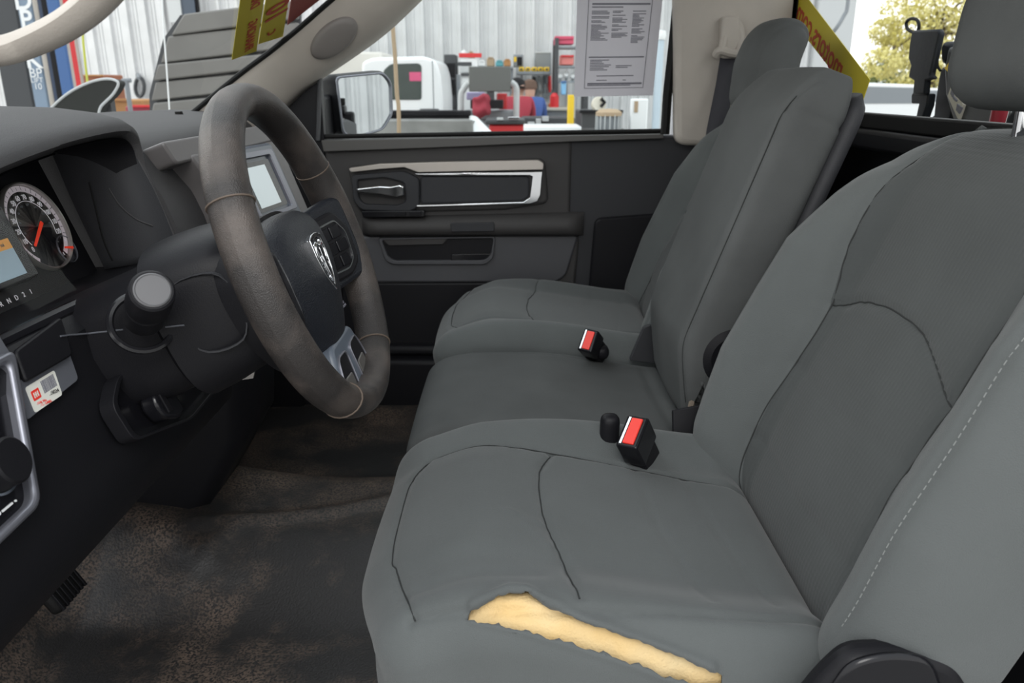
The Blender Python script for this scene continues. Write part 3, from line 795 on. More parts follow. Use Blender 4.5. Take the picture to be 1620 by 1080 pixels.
# spokes
def spoke(poly, n0, n1, m, name='spoke', bev=.006, label=None): return MB().prism(poly, HC, Wp, Wq, Wn, n0, n1).build(name, m, sw, bevel=bev, seg=3, label=label)
for sg in (-1, 1):
    ph = math.radians(24); SO_ = HC + Wp * (sg * .080); S1 = Wp * math.cos(ph) + Wn * (sg * math.sin(ph)); S3 = Wn * math.cos(ph) - Wp * (sg * math.sin(ph))
    def sp_(x, y): return (sg * (x - .080) / math.cos(ph), y)
    spo = MB().prism(rpoly([sp_(.060, .052), sp_(.150, .060), sp_(.166, .056), sp_(.168, -.046), sp_(.150, -.052), sp_(.060, -.056)], .010), SO_, S1, Wq, S3, -.022, .000).build('spoke', M_leathd, sw, bevel=.006, seg=3)
    MB().prism(rpoly([sp_(.082, .042), sp_(.136, .044), sp_(.154, .016), sp_(.150, -.030), sp_(.128, -.044), sp_(.082, -.042)], .010), SO_, S1, Wq, S3, -.002, .006).build('switch_pad', M_blk, spo, bevel=.004)
    ip = rpoly([sp_(.094, .030), sp_(.130, .031), sp_(.142, .012), sp_(.138, -.022), sp_(.124, -.032), sp_(.094, -.030)], .006)
    cx = sum(p[0] for p in ip) / len(ip); cy = sum(p[1] for p in ip) / len(ip)
    MB().ringprism([(cx + (p[0] - cx) * 1.06, cy + (p[1] - cy) * 1.06) for p in ip], [(cx + (p[0] - cx) * .99, cy + (p[1] - cy) * .99) for p in ip], SO_, S1, Wq, S3, .004, .0075).build('chrome_outline', M_chrome if sg > 0 else M_dgrey, spo)
    for (x0, y0, x1, y1) in ((.097, .010, .112, .027), (.114, .010, .132, .027), (.097, -.009, .115, .007), (.117, -.009, .137, .007), (.097, -.027, .112, -.012), (.114, -.028, .131, -.012)):
        MB().prism(rect(*sp_(x0, y0), *sp_(x1, y1), .003), SO_, S1, Wq, S3, .005, .0088).build('button', M_blkg, spo, bevel=.0012)
# lower double spoke with a slot
lo = rpoly([(-.050, -.088), (.050, -.088), (.064, -.118), (.070, -.166), (-.070, -.166), (-.064, -.118)], .012)
lsp = MB().prism(lo, HC, Wp, Wq, Wn, -.006, .016).build('spoke', mat('blue_grey_plastic', (.10, .12, .15), .38), sw, bevel=.005, seg=3, label='blue grey lower spoke with two slots')
for sg in (-1, 1):
    sl = rpoly([(sg * .010, -.106), (sg * .048, -.104), (sg * .060, -.128), (sg * .062, -.160), (sg * .014, -.160)], .010)
    MB().ringprism([(p[0] * 1.0 + (p[0] - sg * .038) * .07, p[1] + (p[1] + .134) * .07) for p in sl], sl, HC, Wp, Wq, Wn, .012, .0185).build('slot_ring', M_satin, lsp, bevel=.001)
    MB().prism(sl, HC, Wp, Wq, Wn, .006, .0166).build('slot', M_blk, lsp)
    MB().prism(rpoly([(sg * .018, -.130), (sg * .052, -.128), (sg * .056, -.156), (sg * .020, -.156)], .006), HC, Wp, Wq, Wn, .014, .0176).build('slot_pad', mat('pad_grey', (.10, .095, .09), .35), lsp, bevel=.002)

# ------------------------------------------------------------------ steering column with stalk
sc_ = thing('steering_column', 'black column shroud between the wheel and the dash', 'steering column', (-0.40, 0.90, 0.60))
P = []
cax = (-Wn * 0.93 + Vector((0, 0, -.02))).normalized()
for (d, rp, ru, rd) in ((.050, .060, .050, .070), (.062, .088, .062, .088), (.085, .098, .070, .098), (.12, .102, .074, .106), (.150, .106, .075, .110), (.156, .100, .069, .104), (.160, .086, .058, .094), (.20, .088, .056, .098), (.34, .095, .05, .10)):
    row = []
    for t in np.linspace(0, 2 * math.pi, 41):
        ct, st = math.cos(t), math.sin(t); sq = lambda v: math.copysign(abs(v) ** .62, v)
        row.append(WC + cax * d + Wp * (rp * sq(ct)) + Wq * ((ru if st > 0 else rd) * sq(st)))
    P.append(row)
b = MB().grid(P); b.f.append(tuple(range(40))); b.m.append(0)
shr = b.build('shroud', M_blk, sc_, smooth=40)
c0 = WC + cax * .092 + Wp * -.0985
sd = [tuple(v)[:2] for v in spline([Vector((*p, 0)) for p in [(-.035, .024), (.02, .028), (.036, -.01), (.02, -.05), (-.03, -.045)]], 5, closed=True)]
MB().ringprism(sd, [(p[0] * .965, p[1] * .965) for p in sd], c0 - Wp * -.0, Wn, Wq, Wp, -.002, .004).build('shroud_cover', M_chr, shr)
# stalk pointing at the open door
st = thing('turn_signal_stalk', 'black column lever with a grey round end cap facing the open door', 'stalk', tuple(AY(235, 480, .76)))
e0 = AY(241, 459, .715); e1_ = AY(226, 508, .79)
ax = (e0 - e1_).normalized()
MB().lathe([(.016, -.10), (.020, -.09), (.0195, -.055), (.0175, -.052), (.0172, -.048), (.0205, -.046), (.0215, -.042), (.0215, -.014), (.0205, -.008), (.0205, -.002), (.0185, 0)], e0, ax, 36).build('stalk_barrel', M_blk, st, smooth=30)
MB().lathe([(.0170, -.002), (.0168, .001), (.0155, .0020), (.0145, .0012), (.0, .0012)], e0, ax, 36).build('end_cap', mat('grey_cap', (.10, .10, .105), .45), st, smooth=30, label='grey round end cap')

# ------------------------------------------------------------------ dashboard
da = thing('dashboard', 'dark moulded dash running from the open door to the far pillar', 'dashboard', (-0.7, 1.3, 0.4))
def dx(y): return -.14 * float(smooth(np.array(y), 1.45, 2.0))
prof = [(-1.05, .70), (-1.0, .775), (-.85, .788), (-.70, .793), (-.60, .790), (-.55, .783), (-.525, .772), (-.512, .755), (-.500, .73), (-.485, .70), (-.472, .66), (-.462, .61), (-.452, .55), (-.448, .48), (-.455, .41), (-.50, .36), (-.62, .33), (-1.0, .33)]
P = []
for y in np.linspace(1.10, 2.035, 30):
    P.append([(x + dx(y) * (1 if x > -.9 else .2), y, z) for x, z in prof])
b = MB().grid(P); n = len(prof); b.f += [tuple(range(n)), tuple(range(29 * n, 30 * n))]; b.m += [0, 0]
b.build('dash_body', M_dash, da, smooth=35)
# passenger glove box seam and grab recess
MB().prism(rect(1.58, 0, 1.98, .17, .02), (-.50, 0, .46), (-.25, 1, 0), (.03, 0, 1), (1, .25, 0), .0, .05).build('glove_box_door', M_chr, da, bevel=.008)
# lower dash on the driver's side
prof2 = [(-.66, .60), (-.575, .604), (-.52, .612), (-.478, .614), (-.462, .600), (-.458, .566), (-.446, .535), (-.440, .50), (-.430, .47), (-.424, .43), (-.432, .395), (-.458, .368), (-.55, .345), (-.75, .345)]
P = []
for y in np.linspace(0.50, 1.12, 26):
    P.append([(x, y, z) for x, z in prof2])
b = MB().grid(P); n = len(prof2); b.f += [tuple(range(n)), tuple(range(25 * n, 26 * n))]; b.m += [0, 0]
b.build('knee_panel', M_blk, da, smooth=35)
# centre lower block running down to the floor
P = []
for (x, z) in ((-.475, .42), (-.469, .355), (-.481, .245), (-.568, .10), (-.609, .055), (-.64, .0)):
    P.append([(x - .30, 1.26, z + .01), (x - .03, 1.27, z), (x, 1.30, z), (x, 1.47, z), (x - .02, 1.49, z), (x - .3, 1.49, z)])
MB().grid(P).build('centre_lower_cover', M_blk, da, smooth=50)
# instrument hood: an arched shell with a thick lip
lip = [(.52, .70), (.58, .735), (.65, .757), (.72, .771), (.78, .780), (.85, .788), (.92, .794), (1.0, .798), (1.05, .799), (1.08, .796), (1.098, .784), (1.104, .762), (1.106, .735)]
lipS = [tuple(v)[:2] for v in spline([Vector((*p, 0)) for p in lip], 4)]
P = []
def hx(y): return -.505 + .02 * max(0, (1.0 - y) / .5)
for (x, dz, dy) in ((-.535, -.016, -.012), (-.515, -.013, -.010), (-.505, -.005, -.004), (-.507, .003, 0), (-.52, .011, .004), (-.55, .018, .006), (-.60, .024, .008), (-.68, .026, .010), (-.80, .022, .012), (-.92, .01, .012)):
    P.append([(x + hx(y) + .505, y + dy * (1 if y > .9 else -1), z + dz) for y, z in lipS])
MB().grid(P).build('instrument_hood', M_dash, da, smooth=60)
# dark cavity inside the hood
P = []
for (x, k) in ((-.512, 1.0), (-.60, .985)):
    P.append([(x + (hx(y) + .505 if k == 1 else 0), y - (.010 if k == 1 else .035) * (1 if y > .9 else -1), z - (.014 if k == 1 else .022)) for y, z in lipS])
MB().grid(P).build('hood_lining', M_blk, da, smooth=60)
P = [[(-.515, 1.098, .760), (-.492, 1.10, .70), (-.472, 1.10, .625)], [(-.55, 1.09, .762), (-.53, 1.092, .70), (-.515, 1.092, .612)], [(-.610, 1.062, .775), (-.592, 1.064, .70), (-.565, 1.066, .608)]]
MB().grid([spline(r, 5) for r in P]).build('pod_side', M_chr, da, smooth=70, solid=.004)
MB().tube(spline([(-.517, 1.100, .764), (-.494, 1.101, .70), (-.470, 1.101, .618)], 5), .0045, 8).build('pod_edge', M_dash, da)
# ledge strip under the cluster
MB().tube(spline([(-.500, .50, .611), (-.487, .8, .615), (-.474, 1.0, .617), (-.466, 1.115, .622)], 4), .009, 10).build('ledge_strip', M_blkg, da)
# centre stack: vent surround, dark vents, radio bezel
SO = Vector((-.510, 1.10, .764)); Se1 = Vector((.12, 1, 0)).normalized(); Se2 = Vector((-.342, 0, .94)); Se3 = Se1.cross(Se2); Se3 = Se3 if Se3.x > 0 else -Se3
pt = lambda u, v, w=0: SO + Se1 * u + Se2 * v + Se3 * w
b = MB()
b.prism(rpoly([(.025, .004), (.40, .012), (.40, -.020), (.035, -.030)], .008), SO, Se1, Se2, Se3, -.06, .024)
b.prism(rpoly([(.075, -.02), (.150, -.02), (.150, -.185), (.110, -.185), (.100, -.07)], .012), SO, Se1, Se2, Se3, -.06, .026)
b.prism(rpoly([(.34, -.02), (.40, -.02), (.395, -.185), (.35, -.185)], .01), SO, Se1, Se2, Se3, -.06, .026)
b.build('vent_surround', M_vent, da, bevel=.007, seg=3)
v_ = MB().prism(rect(.018, -.165, .12, -.022, .01), SO, Se1, Se2, Se3, -.05, -.022).build('air_vent', M_blk, da, bevel=.003)
for k in range(6):
    MB().prism(rect(.026, -.148 + k * .021, .116, -.142 + k * .021), SO, Se1, Se2, Se3, -.024, -.014).build('vent_slat', M_blk, v_, bevel=.001)
v_ = MB().prism(rect(.16, -.022, .33, -.010, .003), SO, Se1, Se2, Se3, -.03, .02).build('hood_gap', M_blkg, da, bevel=.001)
ra = thing('radio', 'radio with a small pale screen in a chrome bezel behind the wheel rim', 'radio', tuple(pt(.24, -.09, .02)))
MB().prism(rect(.158, -.175, .345, -.022, .012), SO, Se1, Se2, Se3, -.03, .034).build('radio_body', mat('radio_grey', (.07, .085, .11), .3), ra, bevel=.006, seg=3)
MB().ringprism(rect(.172, -.145, .325, -.034, .010), rect(.180, -.137, .307, -.044, .006), SO, Se1, Se2, Se3, .030, .0395).build('bezel', M_satin, ra, bevel=.0015)
MB().prism(rect(.186, -.132, .300, -.050, .004), SO, Se1, Se2, Se3, .030, .0355).build('screen_surround', M_blkg, ra)
MB().prism(rect(.196, -.126, .276, -.058), SO, Se1, Se2, Se3, .033, .0362).build('screen', mat('pale_screen', (.50, .58, .60), .12, emit=.22), ra)
for k in range(3):
    MB().lathe([(.009, 0), (.009, .008), (.007, .010), (0, .010)], pt(.20 + k * .05, -.160, .034), Se3, 20).build('knob', M_blk, ra)

# knee-panel details, all on the tilted face of the lower dash
KN = Vector((.94, 0, .342)); KP = Vector((-.458, .72, .566)); K1 = Vector((0, 1, 0)); K2 = Vector((-.342, 0, .94))
def kp(px, py, off=0.0):
    p = AP(px, py, KP + KN * off, KN) - KP; return (p.dot(K1), p.dot(K2))
def kpoly(pts, off=0.0, r=0.0):
    q = [kp(*p, off) for p in pts]; return rpoly(q, r) if r else q
# plain grey plate carrying the sticker and the black blank above it
MB().prism(kpoly([(-50, 480), (-30, 500), (12, 566), (86, 512), (118, 602), (35, 668)], .0, .006), KP, K1, K2, KN, -.02, .005).build('switch_plate', M_grp, da, bevel=.003, label='blue grey plate at the near end of the dash')
MB().prism(kpoly([(10, 560), (84, 505), (103, 566), (28, 610)], .0, .006), KP, K1, K2, KN, .004, .010).build('blank_cover', M_blk, da, bevel=.002)
# headlight switch
hl = thing('headlight_switch', 'round black light knob in a silver bezel at the lower left edge', 'headlight switch', tuple(AP(0, 730, KP, KN)))
A = kp(66, 797, .012); B = kp(0, 563, .012)
HL = rpoly([(A[0] - .12, B[1] - .00), (B[0] + .022, B[1] - .00), (A[0], A[1]), (A[0] - .12, A[1] - .004)], .012)
cx = sum(p[0] for p in HL) / len(HL); cy = sum(p[1] for p in HL) / len(HL)
inn = [(cx + (p[0] - cx) * .86, cy + (p[1] - cy) * .88) for p in HL]
MB().ringprism(HL, inn, KP, K1, K2, KN, -.02, .014).build('bezel', M_satin, hl, bevel=.004, seg=3, label='silver bezel')
MB().prism(HL, KP, K1, K2, KN, -.03, .004).build('backing', M_blkg, hl)
q = kp(-2, 735, .012); kc = KP + K1 * q[0] + K2 * q[1]
MB().lathe([(.024, .0), (.0245, .006), (.022, .012), (.021, .026), (.019, .028), (0, .028)], kc, KN, 40).build('knob', M_blk, hl, smooth=30)
MB().lathe([(.0262, .004), (.0262, .0085), (.0240, .0085), (.0240, .004)], kc, KN, 40).build('knob_ring', M_chrome, hl, smooth=30)
i0 = kp(4, 810, .008); i1 = kp(30, 790, .008)
for k in range(3):
    t = k / 2; c_ = KP + K1 * (i0[0] * (1 - t) + i1[0] * t) + K2 * (i0[1] * (1 - t) + i1[1] * t)
    MB().lathe([(.0016, .004), (.0016, .0052), (.0009, .0052), (.0009, .004)] if k == 0 else [(.0010, .004), (.0010, .0052), (0, .0052)], c_, KN, 12).build('dial_mark', M_white, hl)
MB().prism(rect(-.007, -.0009, .007, .0009), KP + K1 * ((i0[0] + i1[0]) / 2) + K2 * ((i0[1] + i1[1]) / 2), K1, K2, KN, .004, .0052).build('dial_mark', M_white, hl)
# sticker
lb = thing('barcode_label', 'white barcode sticker with a red square mark on the grey dash plate', 'label', tuple(AP(75, 615, KP, KN)))
L4 = [kp(p[0], p[1], .0056) for p in ((40, 613), (86, 585), (99, 624), (56, 653))]
MB().prism(rpoly(L4, .003), KP, K1, K2, KN, .0048, .0055).build('label_sheet', M_labp, lb)
o_ = Vector((*L4[0], 0)); u_ = Vector((*L4[1], 0)) - o_; v_ = Vector((*L4[3], 0)) - o_
def lbp(a, c_): p = o_ + u_ * a + v_ * c_; return (p.x, p.y)
def lrect(a0, b0, a1, b1): return [lbp(a0, b0), lbp(a1, b0), lbp(a1, b1), lbp(a0, b1)]
MB().prism(rpoly(lrect(.09, .24, .34, .62), .0012), KP, K1, K2, KN, .0054, .0057).build('red_square', M_redb, lb)
b = MB()
for q in ((.14, .33, .17, .53), (.20, .33, .23, .53), (.26, .33, .29, .53), (.14, .41, .29, .45)): b.prism(lrect(*q), KP, K1, K2, KN, .0056, .0059)
b.build('square_mark', M_labp, lb)
b = MB(); a = .46
rr = random.Random(3)
while a < .90:
    w = rr.choice([.008, .014, .02]); b.prism(lrect(a, .10, a + w, .58), KP, K1, K2, KN, .0054, .0057); a += w + rr.choice([.008, .012])
o = b.build('barcode', M_ink, lb); o['kind'] = 'stuff'
P0 = lambda a, c_: KP + K1 * lbp(a, c_)[0] + K2 * lbp(a, c_)[1] + KN * .0057
text('L28034', .0052, P0(.72, .72), K1 * u_.x + K2 * u_.y, K2 * -v_.y - K1 * v_.x, mat('label_ink', (.03, .03, .03), .8), lb)
text('SERIAL No.', .0034, P0(.26, .77), K1 * u_.x + K2 * u_.y, K2 * -v_.y - K1 * v_.x, M_redb, lb)
text('PARTS - LABEL', .0034, P0(.33, .90), K1 * u_.x + K2 * u_.y, K2 * -v_.y - K1 * v_.x, M_redb, lb)
# brake release pocket below the stalk
rc = kpoly([(182, 640), (190, 598), (225, 572), (288, 552), (315, 590), (345, 605), (300, 660), (215, 692)], .016, .012)
cx = sum(p[0] for p in rc) / len(rc); cy = sum(p[1] for p in rc) / len(rc)
pk = MB().ringprism([(cx + (p[0] - cx) * 1.08, cy + (p[1] - cy) * 1.08) for p in rc], rc, KP, K1, K2, KN, .0, .018).build('lever_pocket', M_blk, da, bevel=.004)
MB().prism(rc, KP, K1, K2, KN, -.0, .008).build('pocket_floor', M_blkg, pk)
MB().prism(kpoly([(232, 580), (288, 556), (304, 590), (246, 612)], .016, .004), KP, K1, K2, KN, .004, .0165).build('pocket_blank', M_chr, pk, bevel=.002)
lv = thing('release_lever', 'small black release handle hanging in the pocket below the column stalk', 'lever', tuple(AP(265, 640, KP, KN)))
b = MB().prism(kpoly([(240, 625), (268, 612), (290, 650), (280, 662), (262, 662), (246, 645)], .03, .006), KP, K1, K2, KN, .012, .034); b.build('lever_grip', M_blkg, lv, bevel=.006, seg=3)
b = MB().prism(kpoly([(252, 622), (258, 619), (275, 648), (269, 652)], .036, .001), KP, K1, K2, KN, .033, .0358); b.build('lever_rib', M_blk, lv, bevel=.001)
# thin metal tab under the column
MB().prism([(0, 0), (.03, .004), (.032, .012), (.012, .010)], AY(365, 603, .98), (1, 0, 0), (0, .2, .97), (0, 1, 0), 0, .004).build('bracket_tab', M_silv, da)

# seams and creases traced on the finished surfaces
bpy.context.view_layer.update()
def on_surface(pts, lift=.0006):
    dg = bpy.context.evaluated_depsgraph_get(); out = []
    for p in [tuple(v)[:2] for v in spline([Vector((*q, 0)) for q in pts], 6)]:
        ok, lc, nr, *_ = SC.ray_cast(dg, CP, _ray(*p).normalized())
        if ok: out.append(lc + (nr if nr.dot(CP - lc) > 0 else -nr) * lift)
    return out
def surface_line(name, pts, r, m, parent):
    q = on_surface(pts)
    q = [q[0]] + [a for a, b_ in zip(q[1:], q[:-1]) if (a - b_).length > 1e-4]
    return MB().tube(q, r, 6).build(name, m, parent)
surface_line('panel_seam', [(95, 532), (150, 526), (195, 521)], .0010, M_grp, sc_)
surface_line('panel_seam', [(262, 517), (280, 515), (292, 514)], .0010, M_grp, sc_)
surface_line('pod_seam', [(141, 288), (150, 325), (164, 380), (178, 412)], .0012, M_rub, da)
surface_line('pod_crease', [(172, 298), (190, 325), (215, 346), (242, 357)], .0012, M_dash, da)
rg_ = [e1_ + (ax.orthogonal().normalized() * math.cos(t) + ax.cross(ax.orthogonal().normalized()) * math.sin(t)) * .031 + ax * -.004 for t in np.linspace(0, 2 * math.pi, 40, endpoint=False)]
MB().tube(rg_, .004, 8, closed=True).build('stalk_bezel', mat('gloss_black', (.012, .012, .014), .18), st)

# oval cover on the passenger A-pillar
h_ = [on_surface([q, (q[0] + .5, q[1])], 0)[0] for q in ((528, 60), (560, 33), (512, 44))]
oc_ = h_[0]; oe1 = (h_[1] - oc_); la = oe1.length * 1.05; oe1.normalize(); on_ = oe1.cross(h_[2] - oc_).normalized(); on_ = on_ if on_.dot(CP - oc_) > 0 else -on_
oe2 = on_.cross(oe1); lb2 = la * .55
P = []
for k, n_ in ((1.0, -.012), (1.0, .004), (.93, .009), (.75, .012), (.4, .0135), (.01, .014)):
    P.append([oc_ + oe1 * (la * k * math.cos(t)) + oe2 * (lb2 * k * math.sin(t)) + on_ * n_ for t in np.linspace(0, 2 * math.pi, 37)])
tag(MB().grid(P).build('pillar_cover', M_beiged, smooth=50), 'oval taupe plastic cover on the far beige windshield pillar', 'cover')

# brake pedal just in sight under the dash
pe = thing('brake_pedal', 'ribbed black pedal pad half hidden under the dash edge', 'pedal', tuple(AZ(95, 945, .10)))
pc = AZ(96, 930, .12)
pp = MB().box(pc, (.02, .075, .05), R=Matrix.Rotation(-.5, 3, 'Y')).build('pedal_pad', M_rub, pe, bevel=.008)
for k in range(7):
    MB().box(pc + Vector((.009, -.030 + k * .010, .003)), (.006, .005, .044), R=Matrix.Rotation(-.5, 3, 'Y')).build('rib', M_blk, pp, bevel=.001)
MB().tube([pc + Vector((-.01, 0, .02)), pc + Vector((-.05, 0, .12)), pc + Vector((-.07, 0, .20))], .012, 8).build('pedal_arm', M_blk, pe)

# ------------------------------------------------------------------ instrument cluster
CO = Vector((-.600, .90, .668)); C1 = Vector((0, 1, 0)); C2 = Vector((-.342, 0, .94)); C3 = Vector((.94, 0, .342))
def cp(u, v, w=0): return CO + C1 * u + C2 * v + C3 * w
ic = thing('instrument_cluster', 'instrument panel with round speedometer and red needles under the hood', 'instrument cluster', tuple(CO))
MB().prism(rect(-.22, -.085, .175, .115, .02), CO, C1, C2, C3, -.02, -.004).build('face_plate', M_blk, ic)
def gauge(u, v, R_, nums, start, step, needle, size, ticks, nl=.75, ring=True):
    g = MB().lathe([(R_ * 1.02, -.003), (R_ * 1.02, .0), (0, .0)], cp(u, v), C3, 56, e=C1).build('gauge_dial', mat('dial_black', (.006, .006, .010), .3), ic)
    if ring:
        MB().lathe([(R_ * .86, .0004), (R_ * .87, .0012), (R_ * 1.01, .0012), (R_ * 1.02, .0)], cp(u, v), C3, 64, e=C1).v
        rb = MB(); o2 = [(R_ * 1.0 * math.cos(t), R_ * 1.0 * math.sin(t)) for t in np.linspace(math.radians(-55), math.radians(235), 60)]
        i2 = [(R_ * .86 * math.cos(t), R_ * .86 * math.sin(t)) for t in np.linspace(math.radians(-55), math.radians(235), 60)]
        vs = [cp(u + p[0], v + p[1], .0006) for p in o2] + [cp(u + p[0], v + p[1], .0006) for p in i2]
        rb.add(vs, [(i, i + 1, 61 + i, 60 + i) for i in range(59)]); rb.build('scale_band', mat('dial_pink_white', (.62, .56, .60), .5, emit=.22), g)  # band's emission makes up for the shade under the hood
    tb = MB()
    for k in range(ticks + 1):
        a = math.radians(start + step * (len(nums) - 1) * k / ticks)
        r0, r1 = R_ * .89, R_ * (1.0 if k % 2 == 0 else .96)
        dvec = (math.cos(a), math.sin(a)); nv = (-dvec[1], dvec[0]); w = .0005
        vs = [cp(u + dvec[0] * r + nv[0] * s__ * w, v + dvec[1] * r + nv[1] * s__ * w, .0009) for r, s__ in ((r0, -1), (r1, -1), (r1, 1), (r0, 1))]
        tb.add(vs, [(0, 1, 2, 3)])
    t_ = tb.build('scale_ticks', M_ink if ring else M_white, g); t_['kind'] = 'stuff'
    for k, nme in enumerate(nums):
        a = math.radians(start + step * k)
        text(nme, size, cp(u + R_ * .72 * math.cos(a), v + R_ * .72 * math.sin(a), .0008), C1, C2, mat_white, g, name='numeral', sxx=.85)
    MB().lathe([(R_ * 1.01, .0), (R_ * 1.02, .09 * R_), (R_ * 1.05, .11 * R_), (R_ * 1.08, .06 * R_), (R_ * 1.08, -.002)], cp(u, v), C3, 64, e=C1).build('gauge_ring', M_silv if ring else M_satin, ic)
    a = math.radians(needle); dvec = (math.cos(a), math.sin(a)); nv = (-dvec[1], dvec[0])
    nb = MB(); pts = [(-.10, -.0016), (nl, -.0010), (nl, .0010), (-.10, .0016)]
    if not ring: pts = [(-.2, -.0012), (nl, -.0008), (nl, .0008), (-.2, .0012)]
    nb.prism([(p[0] * R_, p[1] * 1.5) for p in pts], cp(u, v), C1 * dvec[0] + C2 * dvec[1], C1 * nv[0] + C2 * nv[1], C3, .006, .0078)
    nb.build('needle', M_needle, ic, bevel=.0004, label='red needle')
    return g
mat_white = mat('dial_white', (.75, .74, .78), .5, emit=.25); M_needle = mat('needle_red', (.85, .05, .02), .4, emit=.35)  # emission added to the white lifts the numerals out of the hood's shade
g = gauge(.092, .012, .054, [str(k * 10) for k in range(13)], 220, -20, 214, .0096, 24, nl=.72)
gauge(-.105, .012, .054, ['0', '1', '2', '3', '4', '5', '6', '7'], 220, -32, 205, .0088, 14, nl=.72)
arc = [cp(.092 + .034 * math.cos(math.radians(t)), .012 + .034 * math.sin(math.radians(t)), .001) for t in range(215, -25, -8)]
MB().tube(arc, .0004, 5).build('inner_scale', mat_white, ic)
for k, t in enumerate(range(215, -25, -27)):
    text(str(20 * k + 20), .0042, cp(.092 + .029 * math.cos(math.radians(t)), .012 + .029 * math.sin(math.radians(t)), .001), C1, C2, M_grey, g, name='numeral')
gauge(.128, -.026, .0175, ['E', 'F'], 200, -140, 168, .0055, 4, nl=.75, ring=False)
gauge(-.141, -.026, .0175, ['C', 'H'], 340, 140, 12, .0055, 4, nl=.75, ring=False)
dp_ = MB().prism(rect(-.056, -.045, .026, .050, .006), CO, C1, C2, C3, -.004, .017).build('display_housing', M_blkg, ic, bevel=.004)
MB().prism(rect(-.050, -.036, .004, -.004), CO, C1, C2, C3, .015, .0174).build('display', mat('display_blue', (.30, .42, .50), .3, emit=.25), dp_)
MB().prism(rect(-.050, -.004, .004, .008), CO, C1, C2, C3, .015, .0174).build('display_bar', mat('display_orange', (.70, .32, .06), .4, emit=.3), dp_)
text('107523 mi', .0065, cp(-.022, .002, .0176), C1, C2, M_ink, dp_, name='lettering')
for k, ch in enumerate('PRND21'):
    text(ch, .0085, cp(-.050 + k * .0145, -.058, -.003), C1, C2, mat_white, ic, name='gear_letter')
# clear lens over the cluster
MB().add([cp(-.2, -.08, .045), cp(.16, -.08, .030), cp(.16, .10, .022), cp(-.2, .10, .034)], [(0, 1, 2, 3)]).build('lens', M_lens, ic)

# ------------------------------------------------------------------ passenger door
dr = thing('passenger_door', 'closed dark grey passenger door with silver trim strip and chrome lever', 'door', (-0.1, 2.13, 0.1))
def D(px, py, Y=2.1): return tuple(AY(px, py, Y).xz)
def DP(pts, Y=2.1, r=0.0, n=5):
    q = [D(*p, Y) for p in pts]; return rpoly(q, r, n) if r else q
def panel(name, pts, y0, y1, m, parent, r=.01, bevel=.006, seg=3, label=None, Y=None):
    return MB().prismy(DP(pts, Y or y0, r), y0, y1).build(name, m, parent, bevel=bevel, seg=seg, label=label)
panel('door_panel', [(512, 224), (905, 216), (902, 336), (917, 380), (908, 470), (540, 470), (520, 330)], 2.105, 2.16, M_door, dr, r=.012, bevel=.012)
panel('belt_cap', [(508, 222), (1050, 212), (1050, 219), (906, 224), (700, 233), (512, 240)], 2.085, 2.16, mat('belt_cap_plastic', (.075, .072, .069), .5), dr, r=.003, bevel=.006)
# raised field around the silver trim
panel('trim_field', [(548, 262), (862, 250), (868, 322), (812, 330), (800, 332), (568, 338)], 2.095, 2.11, M_door, dr, r=.02, bevel=.008)
sil = DP([(552, 266), (600, 259), (700, 256), (852, 253), (860, 258), (859, 268), (850, 268), (662, 272), (640, 264), (600, 267), (556, 272)], 2.082, .004)
MB().prismy(sil, 2.074, 2.10).build('pull_trim', mat('champagne_trim', (.50, .46, .42), .38, metal=.35), dr, bevel=.006, seg=3, label='pale satin strip along the top of the trim')
fr = DP([(656, 274), (858, 271), (855, 308), (850, 318), (838, 322), (660, 327), (658, 324), (828, 319), (838, 312), (842, 279), (838, 277), (660, 277)], 2.085)
b = MB(); b.prismy(fr, 2.080, 2.10); b.build('chrome_frame', M_chrome, dr, bevel=.0015, smooth=20, label='thin chrome frame around the inset')
panel('trim_inset', [(664, 279), (838, 279), (838, 310), (828, 318), (664, 323)], 2.088, 2.10, M_chr, dr, r=.012, bevel=.008)
ho = DP([(556, 276), (640, 270), (664, 282), (664, 326), (650, 334), (572, 332), (560, 318)], 2.09, .012)
hi_ = DP([(566, 284), (608, 280), (640, 288), (642, 318), (630, 324), (576, 322), (568, 312)], 2.09, .010)
MB().ringprism(ho, hi_, (0, 0, 0), (1, 0, 0), (0, 0, 1), (0, 1, 0), 2.080, 2.10).build('lever_surround', M_chr, dr, bevel=.004)
MB().prismy(hi_, 2.098, 2.104).build('lever_cup', M_blk, dr)
hl_ = DP([(566, 297), (600, 293), (618, 294), (634, 291), (640, 294), (640, 308), (628, 311), (600, 306), (567, 304)], 2.078, .004)
MB().prismy(hl_, 2.062, 2.078).build('inner_handle', M_chrome, dr, bevel=.005, seg=3, label='chrome inner door lever')
# switch plate and armrest
arm = [(2.105, 0), (2.075, .006), (2.055, .02), (2.050, .045), (2.06, .07), (2.10, .085)]
xa, za = D(568, 346, 2.07); xb, zb = D(926, 338, 2.07); _, zc = D(700, 374, 2.07)
P = []
for k in range(25):
    t = k / 24; x = xa + (xb - xa) * t; z0 = za + (zb - za) * t; hh = z0 - zc; e = 1 if 0 < k < 24 else 0
    P.append([(x, 2.106, z0), (x, 2.106 - .022 * e, z0 - .004), (x, 2.106 - .034 * e, z0 - .25 * hh), (x, 2.106 - .040 * e, z0 - .55 * hh), (x, 2.106 - .036 * e, z0 - .85 * hh), (x, 2.106 - .02 * e, zc - .002), (x, 2.106, zc)])
MB().grid(P).build('armrest', M_door, dr, smooth=60)
sp_ = panel('switch_plate', [(571, 334), (672, 333), (672, 343), (575, 344)], 2.068, 2.09, M_blkg, dr, r=.004, bevel=.002)
